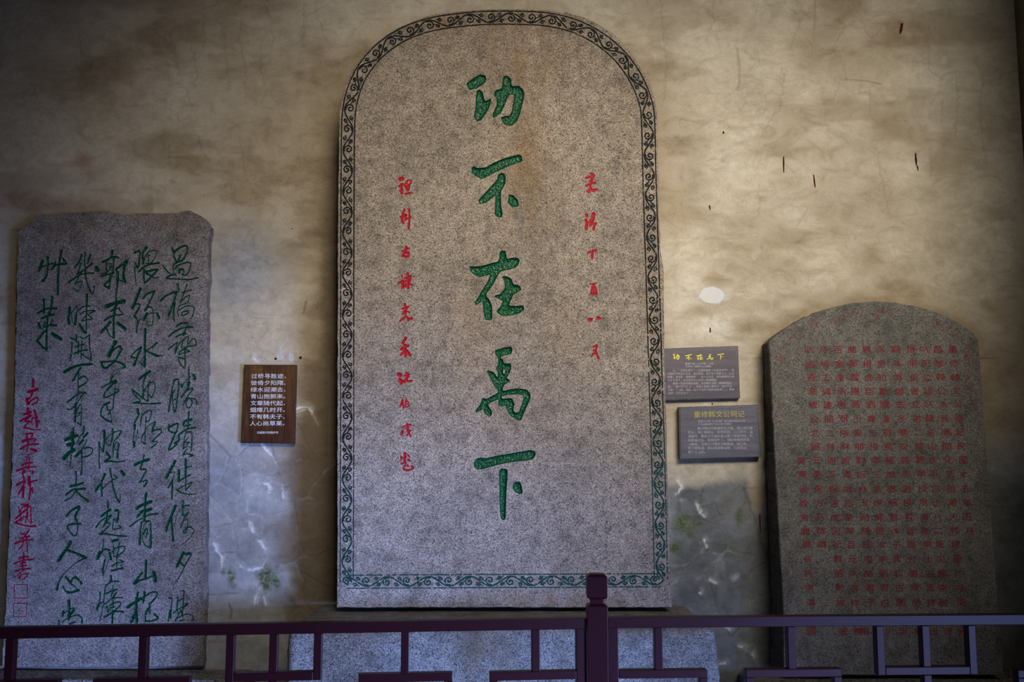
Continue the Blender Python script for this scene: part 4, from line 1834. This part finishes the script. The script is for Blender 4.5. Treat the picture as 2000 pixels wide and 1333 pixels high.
carve_slab(root, PR, outr, nnr, CR, 1, [RED4], [(0.0008, 1.0)], WALL_Y - 0.012, STONE_RIGHT, ['scroll_border'], ['worn red incised border'], side_noise=0.003)
for ch in root.children:
    if ch.name.startswith('scroll_border'):
        ch['kind'] = 'stuff'

# text of the record, right-hand column first: (characters, x of first row, x of last row, first row number)
ROWS = {}
ry = [683, 711, 738, 765, 791, 819, 846, 873, 900, 927, 956, 983, 1011, 1038, 1064, 1093, 1121, 1149, 1178, 1205, 1234]
COLS = [('重修韓文公祠記民國十五年五月', 1861, 1893, 0), ('昌黎韓公為我潮開化之祖潮人特建廟於夾架', 1832, 1877, 0), ('叺祀公竝叺韓名山示不忘也八二風災廟需破', 1806, 1843, 0),
        ('惓來長省立弟二師範學校夙興斯廟土志苦資', 1780, 1819, 0), ('竊叺為憾去冬潮安縣長劉侯苕晉謁公廟慨然', 1750, 1788, 0), ('百金竝勸陳漢初吳耀如郭紹智徐子青郭吉圃', 1719, 1759, 0),
        ('颿楊虎臣劉尊三楊命三吳揚屏曾汝平劉君白', 1692, 1729, 0), ('蘭鄭雲圃黃少齋邢對衍林玉岡陳成煌諸君子', 1664, 1701, 0), ('百金復承惠潮梅財政處撥助豪幣百元叺為修', 1637, 1670, 0),
        ('乃鳩工興建閱二月而工程告成因記數語勒諸', 1609, 1642, 0), ('叺志吾潮歲公之誠云惠來方乃燧識', 1581, 1605, 0), ('廣東省教育廳廳長許崇清', 1564, 1583, 8)]
COLS = [(a.replace('惓來長省立弟二師範學校夙興斯廟土志苦資', '惓來長省立弟二師範學校夙興斯廟土志苦資'), b, c, d) for a, b, c, d in COLS]
items = []
for txt, xa, xb, r0 in COLS:
    n = len(txt)
    for i, ch in enumerate(txt):
        u = i / (n - 1)
        y = ry[r0 + i]
        y += -2.0 * (xa - 1700) / 160 * (1 - u) * 0.5
        items.append((ch, xa + (xb - xa) * u + RNG.uniform(-.6, .6), y + RNG.uniform(-.8, .8), 19.0 + RNG.uniform(-.8, 1.0), 16.0 + RNG.uniform(-.8, .8)))
for ch, x in zip('珉費捐少里廟出遂祠', (1646, 1674, 1689, 1732, 1764, 1794, 1824, 1852, 1880)):
    items.append((ch, x, 1234, 18.5, 16))
for it in items:
    v, f = letters([it], PR, 0.0009, 0.012)
    mesh_obj('carved_character', v, f, RED3, root, label='small faded red carved character')
v, f = letters([('國', 1584, 1232, 13, 13)], PR, 0.0009, 0.01)
mesh_obj('seal', v, f, RED3, root, label='small square red seal')
fr = []
for (x, y, w, hh) in [(1584, 1232, 8.5, 8.5)]:
    pts4 = [(x - w, y - hh), (x + w, y - hh), (x + w, y + hh), (x - w, y + hh)]
    inn = [(x - w + 1.4, y - hh + 1.4), (x + w - 1.4, y - hh + 1.4), (x + w - 1.4, y + hh - 1.4), (x - w + 1.4, y + hh - 1.4)]
    Pv = PR.at(*np.array(pts4 + inn).T, 0.0009)
    fr = [(i, i + 4, (i + 1) % 4 + 4, (i + 1) % 4) for i in range(4)]
    mesh_obj('seal_frame', Pv, fr, RED3, root)

# ================================================================== rough stone bases
def rough_block(name, x0, x1, y0, y1, z0, z1, mat, label, flare=0.03, seed=1, r=0.035, dip=0.0):
    g = np.random.default_rng(seed)
    bm = bmesh.new()
    bmesh.ops.create_cube(bm, size=1.0)
    for v in bm.verts:
        v.co.x = x0 + (v.co.x + .5) * (x1 - x0)
        v.co.y = y0 + (v.co.y + .5) * (y1 - y0)
        v.co.z = z0 + (v.co.z + .5) * (z1 - z0)
    bmesh.ops.bevel(bm, geom=[e for e in bm.edges], offset=r, segments=4, profile=0.5, affect='EDGES')
    bmesh.ops.subdivide_edges(bm, edges=[e for e in bm.edges if e.calc_length() > 0.12], cuts=9, use_grid_fill=True)
    bmesh.ops.subdivide_edges(bm, edges=[e for e in bm.edges if e.calc_length() > 0.05], cuts=2, use_grid_fill=True)
    bmesh.ops.triangulate(bm, faces=bm.faces)
    from mathutils import noise as mn
    for v in bm.verts:
        p = v.co.copy()
        k = (z1 - p.z) / max(1e-6, z1 - z0)
        cx = (x0 + x1) / 2
        v.co.x += (p.x - cx) / ((x1 - x0) / 2) * flare * k
        if p.y < (y0 + y1) / 2:
            v.co.y -= flare * 0.6 * k
        d = mn.noise_vector(p * 6 + Vector((seed, 0, 0))) * 0.010 + mn.noise_vector(p * 22) * 0.004
        v.co += Vector((d.x, d.y if p.y < y1 - 0.02 else 0, d.z * (0.35 if p.z > z1 - 0.01 else 1)))
        v.co.z = max(v.co.z, 0.0)
    me = bpy.data.meshes.new(name)
    bm.to_mesh(me)
    bm.free()
    me.polygons.foreach_set('use_smooth', np.ones(len(me.polygons), bool))
    me.materials.append(mat)
    o = bpy.data.objects.new(name, me)
    link(o)
    o['label'], o['category'], o['group'] = label, 'base', 'rough stone bases under the steles'
    return o


bz = float(wpt(985, 1188)[2]) - 0.018
rough_block('granite_block', float(wpt(562, 1235, -.35)[0]), float(wpt(1397, 1235, -.35)[0]), -0.36, WALL_Y - .012, 0.012, bz, STONE_BASE,
            'broad rough-hewn granite block under the tall central stele', 0.05, 2, 0.03)
lz = float(wpt(200, 1306, .165)[2]) - 0.011
rough_block('stone_ledge', -2.35, float(wpt(476, 1310, .0)[0]), 0.0, WALL_Y - .012, 0.012, lz, STONE_DARK,
            'low dark rough stone ledge under the left stele with the green poem', 0.02, 5, 0.02)
rz = float(wpt(1740, 1321)[2]) - 0.017
rough_block('stone_ledge', float(wpt(1478, 1320, -.1)[0]), sx0 - 0.01, -0.14, WALL_Y - .012, 0.012, rz, STONE_DARK,
            'low dark rough stone ledge under the right stele with red writing', 0.0, 9, 0.02)

# ================================================================== notice boards on the wall
t = NT('varnished_wood', 0.35, 0.45)
gn = t.noise(5.5, 5, 0.6, stretch=(9, 1, 1.1), dist=0.8)
WOOD = t.color(t.mix(t.ramp(t.noise(3, 3), [(0.35, 0.0), (0.65, 1.0)]), t.ramp(gn, [(0.3, (0.022, 0.008, 0.004)), (0.5, (0.070, 0.032, 0.006)), (0.72, (0.15, 0.072, 0.010))]),
                     t.ramp(gn, [(0.3, (0.014, 0.005, 0.003)), (0.6, (0.045, 0.014, 0.006))])))
WOODRIM = paint('dark_wood_rim', (0.022, 0.008, 0.007), 0.4)
t = NT('plum_board', 0.33, 0.5)
gn = t.noise(4, 5, 0.65, stretch=(1, 1, 12))
PLUM = t.color(t.ramp(gn, [(0.3, (0.028, 0.020, 0.029)), (0.55, (0.052, 0.038, 0.050)), (0.75, (0.08, 0.062, 0.074))]))
t = NT('slate_board', 0.36, 0.5)
gn = t.noise(4, 5, 0.65, stretch=(1, 1, 12))
SLATE = t.color(t.ramp(gn, [(0.3, (0.036, 0.034, 0.045)), (0.55, (0.062, 0.060, 0.078)), (0.75, (0.095, 0.090, 0.11))]))
RIMD = paint('board_edge', (0.018, 0.016, 0.020), 0.45)
LINEG = paint('dull_green_line', (0.035, 0.06, 0.06), 0.5)
WTXT = paint('white_print', (0.52, 0.53, 0.58), 0.5, var=0.02, bump_d=0.0001)
GTXT = paint('worn_white_print', (0.30, 0.31, 0.35), 0.5, ((0.085, 0.082, 0.10), 55, 0.54), 0.0001, 0.05)
YTXT = paint('yellow_print', (0.52, 0.44, 0.01), 0.5, var=0.03, bump_d=0.0001)
YTXT2 = paint('dull_yellow_print', (0.30, 0.255, 0.02), 0.5, var=0.03, bump_d=0.0001)


def board(name, q, thick, face, rim, label, line=None, lw=1.1, inset=6):
    """q: picture corners tl, tr, br, bl of the front face."""
    yb = WALL_Y - 0.008
    pl = Plane(yb - thick)
    Q = np.array(q, float)
    fr = pl.at(Q[:, 0], Q[:, 1])
    bk = fr.copy()
    bk[:, 1] = yb + 0.006
    cen = Q.mean(0)
    Qi = cen + (Q - cen) * (1 - 1.6 / 60)
    fi = pl.at(Qi[:, 0], Qi[:, 1], 0.0018)
    r = thing(name, label, 'plaque', tuple((fr[2] + fr[3]) / 2))
    fi2 = fi.copy()
    mesh_obj('board', np.vstack([fr, bk]), [(0, 3, 2, 1), (0, 1, 5, 4), (1, 2, 6, 5), (2, 3, 7, 6), (3, 0, 4, 7), (4, 5, 6, 7)], rim, r, label='dark edged board')
    mesh_obj('face_panel', np.vstack([fi, pl.at(Qi[:, 0], Qi[:, 1], -0.001)]), [(0, 3, 2, 1), (0, 1, 5, 4), (1, 2, 6, 5), (2, 3, 7, 6), (3, 0, 4, 7)], face, r)
    if line:
        L1 = np.array([Q[i] + (cen - Q[i]) / np.abs(cen - Q[i]) * inset for i in range(4)])
        L2 = np.array([Q[i] + (cen - Q[i]) / np.abs(cen - Q[i]) * (inset + lw) for i in range(4)])
        V = np.vstack([pl.at(L1[:, 0], L1[:, 1], 0.0022), pl.at(L2[:, 0], L2[:, 1], 0.0022)])
        mesh_obj('border_line', V, [(i, i + 4, (i + 1) % 4 + 4, (i + 1) % 4) for i in range(4)], line, r)
    return r, pl


def print_on(r, pl, name, rows, mat, off=0.0, label=None):
    """rows: (text, x of first char, y at first char, pitch, w, h, slope)."""
    items = []
    for txt, x, y, pitch, w, hh, sl in rows:
        cx = x
        for c in txt:
            step = pitch if ord(c) > 0x2e00 or c in '“”（）' else pitch * 0.55
            if c not in ' \u3000':
                items.append((c, cx, y + (cx - x) * sl, w, hh, math.atan(sl)))
            cx += step
    v, f = letters(items, pl, 0.0026, off)
    return mesh_obj(name, v, f, mat, r, label=label)


r, pl = board('wooden_plaque', [(477, 713), (579, 713), (575, 867.5), (471, 866)], 0.014, WOOD, WOODRIM, 'upright brown wooden plaque with eight lines of white writing, left of the tall stele', WOODRIM, 0.8, 5.5)
rows = []
for i, (s, p) in enumerate([('过桥寻胜迹', '，'), ('徙倚夕阳隈', '。'), ('绿水迎潮去', '，'), ('青山抱郭来', '。'), ('文章随代起', '，'), ('烟瘴几时开', '。'), ('不有韩夫子', '，'), ('人心尚草莱', '。')]):
    rows.append((s, 496.8 - i * 0.4, 735.3 + i * 13.2, 12.8, 12.8, 10.2, 0.0))
    rows.append((p, 496.8 - i * 0.4 + 63, 735.3 + i * 13.2, 12.8, 10, 9, 0.0))
print_on(r, pl, 'inscription', rows, WTXT, 0.014, 'white printed poem')
print_on(r, pl, 'signature_line', [('古越吴兴祚题并书', 504.5, 845.5, 5.2, 5.6, 5.2, 0.0)], WTXT, 0.0, 'small white printed line')

r, pl = board('notice_board', [(1286, 681.5), (1441.5, 676), (1445.5, 778.5), (1286, 783)], 0.016, PLUM, RIMD,
              'plum-coloured notice board with bright yellow title, upper of two beside the tall stele', LINEG, 1.0, 4)
rows = [('嘉靖丁酉（1537年）八月', 1340, 711.0, 5.0, 5.2, 4.6, -.004), ('礼科右谏嘉禾沈伯咸题', 1341, 716.2, 5.0, 5.2, 4.6, -.004)]
body = ['\u3000\u3000注：“功不在禹下”，出自韩愈的《与孟尚书书》。是', '为韩愈推崇孟子之论。意思是说，孟子坚持儒家之说，辟驳', '杨墨，使先圣“道统相传”，使人心归正，将功绩等同于禹',
        '治水于天下，其功劳可与治水的大禹相媲美。', '\u3000\u3000韩愈一生崇仰儒家道统，坚持儒家道统，排佛老而论', '道，“道济天下之溺”，在复兴儒道方面有着“拯挽横流', '于既”之功勋。因此，后人又引用韩愈的话来赞颂他，称他',
        '是功“功不在禹下”。']
for i, s in enumerate(body):
    rows.append((s, 1306 + i * 0.1, 724.5 + i * 6.3, 5.0, 5.1, 5.0, -.008))
print_on(r, pl, 'inscription', rows, GTXT, 0.0, 'small white print')
# the title repeats the brushwork of the tall stele, small
CT = Carving(1310, 685, 1420, 712, 0.25)
for (k, cx, cy) in ((0, 1320.5, 697.5), (1, 1344.5, 698), (2, 1366, 698), (3, 1386.5, 698), (4, 1407.5, 697)):
    sub = []
    ox = oy = s = None
    cur = -1
    for line in BIG.strip().splitlines():
        if line[0] == '@':
            ox, oy, s = map(float, line[1:].split())
        elif line[0] == '#':
            cur += 1
        elif cur == k:
            R = np.array([tuple(map(float, q.split(','))) for q in line[1:].split()]) / s + (ox, oy)
            sub.append((line[0], R))
    allp = np.vstack([a for _, a in sub])
    c0, ext = (allp.min(0) + allp.max(0)) / 2, (allp.max(0) - allp.min(0))
    sc1 = np.array((13.6, 11.8)) / ext
    polys = []
    for sgn, R in sub:
        R = (R - c0) * sc1 + (cx, cy)
        if sgn == '+':
            polys.append([R])
        else:
            polys[-1].append(R)
    for p in polys:
        CT.poly(p, k)
LO = CT.loops(0.05)
P2, E = [], []
for L in LO:
    b = len(P2)
    P2 += [tuple(x) for x in L]
    E += [(b + i, b + (i + 1) % len(L)) for i in range(len(L))]
rr = geometry.delaunay_2d_cdt([Vector(p) for p in P2], E, [], 0, 1e-6)
VV = np.array([tuple(v) for v in rr[0]])
TT = [tuple(f) for f in rr[2]]
kk = CT.sample(np.array([VV[list(f)].mean(0) for f in TT])) < 0
TT = [f for f, q in zip(TT, kk) if q]
mesh_obj('title', pl.at(VV[:, 0], VV[:, 1], 0.0026), TT, YTXT, r, label='yellow brush-style title')

r, pl = board('notice_board', [(1326, 795.5), (1480, 791), (1487, 893), (1328, 897.5)], 0.032, SLATE, RIMD,
              'slate-grey notice board with dull yellow title, lower of two beside the right stele', LINEG, 1.0, 4)
print_on(r, pl, 'title', [('重修韩文公祠记', 1361.5, 810.5, 14.3, 14, 13.5, -.012)], YTXT2, 0.012, 'dull yellow title')
pc = pl.at([1336, 1474, 1474, 1336], [816.5, 813.3, 814.3, 817.7], 0.0024)
mesh_obj('crack', pc, [(0, 3, 2, 1)], RIMD, r, label='dark crack across the board')
rows = [('民国十五年（1926年）五月重修韩文公祠', 1365, 823.5, 5.1, 5.2, 4.6, -.010), ('广东省教育厅厅长许崇清撰文', 1365, 829.5, 5.1, 5.2, 4.6, -.010)]
for i, s in enumerate(['\u3000\u3000\u3000昌黎韩公为我潮开化之祖，潮人特建庙', '祀公，并以韩名山，示不忘也。八二风灾，庙', '霈破坏，惠来方乃燧长省立第二师范学校，夙', '具斯庙之志，苦资无所出，郑韩等慨然捐资',
                       '兴助修，乃鸠工兴建方力助其成，阅二月', '而工程告成，因记数语勒诸珉，以志吾潮', '崇公之诚云。']):
    rows.append((s, 1346 + i * 0.1, 837.5 + i * 7.7, 6.35, 6.6, 6.2, -.008))
print_on(r, pl, 'inscription', rows, GTXT, 0.004, 'worn white print')

# ================================================================== railing
t = NT('maroon_rail_paint', 0.36, 0.07)
RAILM = t.color(t.mix(t.noise(5, 3), (0.012, 0.0022, 0.003), (0.016, 0.003, 0.0045)))
t.bump(t.noise(60, 3), 0.0006, 0.25)
ZR = 1.10
rail_root = thing('railing', 'dark maroon lattice railing with a square chamfered post, in front of the steles', 'railing', (float(on_height(1165, 1207, ZR)[0]), float(on_height(1165, 1207, ZR)[1]), 0.0))


class Section:
    def __init__(self, pa, pb):
        self.a, self.b = on_height(*pa, ZR), on_height(*pb, ZR)
        d = self.b - self.a
        self.L = math.hypot(d[0], d[1])
        self.d = np.array((d[0], d[1], 0)) / self.L
        self.nrm = np.array((self.d[1], -self.d[0], 0))     # towards the visitor

    def st(self, px, py):
        """picture point -> (distance along the section, height) on its front face."""
        r = rays([px], [py])[0]
        t = ((self.a - CAM) @ self.nrm) / (r @ self.nrm)
        p = CAM + r * t
        return float((p - self.a) @ self.d), float(p[2])

    def bar(self, name, s0, s1, z0, z1, dep=0.030, push=0.0, bv=0.0018):
        V = []
        for z in (z0, z1):
            for s, y in ((s0, 0), (s1, 0), (s1, 1), (s0, 1)):
                p = self.a + self.d * s + self.nrm * (push - y * dep)
                V.append((p[0], p[1], z))
        o = mesh_obj(name, V, BOXF, RAILM, rail_root)
        bevel(o, bv, 2)
        return o


def lattice(S, frame_s0, frame_s1, hb, vbars_T, boxes_T, boxes_U, halfs=()):
    pass


SL = Section((0, 1227), (1146, 1208.5))
SR = Section((1188, 1207), (2000, 1201))
TH = 0.029                                   # rail height
BT = 0.022                                   # lattice bar


def sx(S, px, py):
    return S.st(px, py)[0]


def zof(S, px, py):
    return S.st(px, py)[1]


ZB = 0.16
for S, s0, s1 in ((SL, -0.95, sx(SL, 1146, 1215)), (SR, sx(SR, 1188, 1215), min(SR.L * 1.0 + 0.55, (sx0 - 0.02 - SR.a[0]) / SR.d[0]))):
    S.bar('top_rail', s0, s1, ZR - TH, ZR, 0.032)
    S.bar('bottom_rail', s0, s1, ZB - TH, ZB, 0.032)
w = sx(SL, 1146, 1300) - sx(SL, 1126, 1300)
e = sx(SL, 1146, 1260)
SL.bar('stile', e - w, e, ZB, ZR - TH, 0.030, -0.001)
e = sx(SR, 1188, 1260)
SR.bar('stile', e, e + w, ZB, ZR - TH, 0.030, -0.001)
zU = zof(SR, 1810, 1308)                     # top of the low bar of the U frames
zT = zof(SR, 1550, 1306)                     # top of the boxes under the T bars


def rect_bars(S, s0, s1, z0, z1, sides='lrtb'):
    if 't' in sides:
        S.bar('lattice_bar', s0, s1, z1 - BT, z1)
    if 'b' in sides:
        S.bar('lattice_bar', s0, s1, z0, z0 + BT)
    if 'l' in sides:
        S.bar('lattice_bar', s0, s0 + BT, z0 + BT if 'b' in sides else z0, z1 - BT if 't' in sides else z1)
    if 'r' in sides:
        S.bar('lattice_bar', s1 - BT, s1, z0 + BT if 'b' in sides else z0, z1 - BT if 't' in sides else z1)


def T_unit(S, xc, xl, xr, y, sides='lrtb'):
    """short post from the top rail down to a closed box, mirrored at the bottom rail."""
    c, l, r_ = sx(S, xc, y - 40), sx(S, xl, y), sx(S, xr, y)
    z1 = zof(S, xc, y)
    z0 = ZB + (ZR - TH - z1)
    S.bar('lattice_bar', c - BT / 2, c + BT / 2, z1, ZR - TH)
    rect_bars(S, l, r_, z0, z1, sides)
    S.bar('lattice_bar', c - BT / 2, c + BT / 2, ZB, z0)


def U_unit(S, xl, xc, xr, y):
    """frame hung from the top rail, halved by a bar that runs on down; mirrored at the bottom rail."""
    l, c, r_ = sx(S, xl, y - 20), sx(S, xc, y - 20), sx(S, xr, y - 20)
    zl = zof(S, xc, y)                        # top of its low bar
    z1 = zof(S, xc, y + 12.5)
    S.bar('lattice_bar', l, l + BT, z1, ZR - TH)
    S.bar('lattice_bar', r_ - BT, r_, z1, ZR - TH)
    S.bar('lattice_bar', l + BT, r_ - BT, z1, z1 + BT)
    S.bar('lattice_bar', c - BT / 2, c + BT / 2, z1 + BT, ZR - TH)
    z0 = ZB + (ZR - TH - z1)
    S.bar('lattice_bar', c - BT / 2, c + BT / 2, z0, z1)
    S.bar('lattice_bar', l, l + BT, ZB, z0)
    S.bar('lattice_bar', r_ - BT, r_, ZB, z0)
    S.bar('lattice_bar', l + BT, r_ - BT, z0 - BT, z0)
    S.bar('lattice_bar', c - BT / 2, c + BT / 2, ZB, z0 - BT)


T_unit(SR, 1287, 1209, 1382, 1310, 'rtb')
T_unit(SR, 1547, 1457, 1644, 1308)
U_unit(SR, 1714, 1811, 1909, 1307)
T_unit(SR, 2085, 1988, 2180, 1309)
T_unit(SL, 1047, 957, 1126, 1313, 'ltb')
T_unit(SL, 791, 700, 884, 1317)
U_unit(SL, 440, 533, 628, 1319)
T_unit(SL, 278, 181, 371, 1326)
T_unit(SL, 17, -95, 114, 1331)
U_unit(SL, -330, -230, -130, 1336)

# the post between the sections
pf = float(on_height(1167, 1207, ZR)[1]) - 0.022
PP = Plane(pf)
xa, xb = float(PP.at([1147.5], [1230])[0, 0]), float(PP.at([1187.5], [1230])[0, 0])
cx, hw = (xa + xb) / 2, (xb - xa) / 2
zz_ = lambda y: float(PP.at([1167], [y])[0, 2])
prof = [(0.0, hw), (zz_(1186), hw), (zz_(1181.5), hw - 0.009), (zz_(1181.5), hw - 0.010), (zz_(1172), hw - 0.010), (zz_(1172), hw - 0.007), (zz_(1168), hw), (zz_(1128.5), hw), (zz_(1121.5) - .002, hw - 0.009)]
cy = pf + hw
V, Fc = [], []
for z, r_ in prof:
    V += [(cx - r_, cy - r_, z), (cx + r_, cy - r_, z), (cx + r_, cy + r_, z), (cx - r_, cy + r_, z)]
for i in range(len(prof) - 1):
    for k in range(4):
        Fc.append((i * 4 + k, i * 4 + (k + 1) % 4, i * 4 + 4 + (k + 1) % 4, i * 4 + 4 + k))
Fc += [(3, 2, 1, 0), tuple(len(V) - 4 + k for k in range(4))]
o = mesh_obj('post', V, Fc, RAILM, rail_root)
bevel(o, 0.0022, 2)
for S, s in ((SL, 0.03),):
    S.bar('foot', s, s + 0.05, 0.0, ZB - TH, 0.04)
SR.bar('foot', SR.L - 0.1, SR.L - 0.05, 0.0, ZB - TH, 0.04)
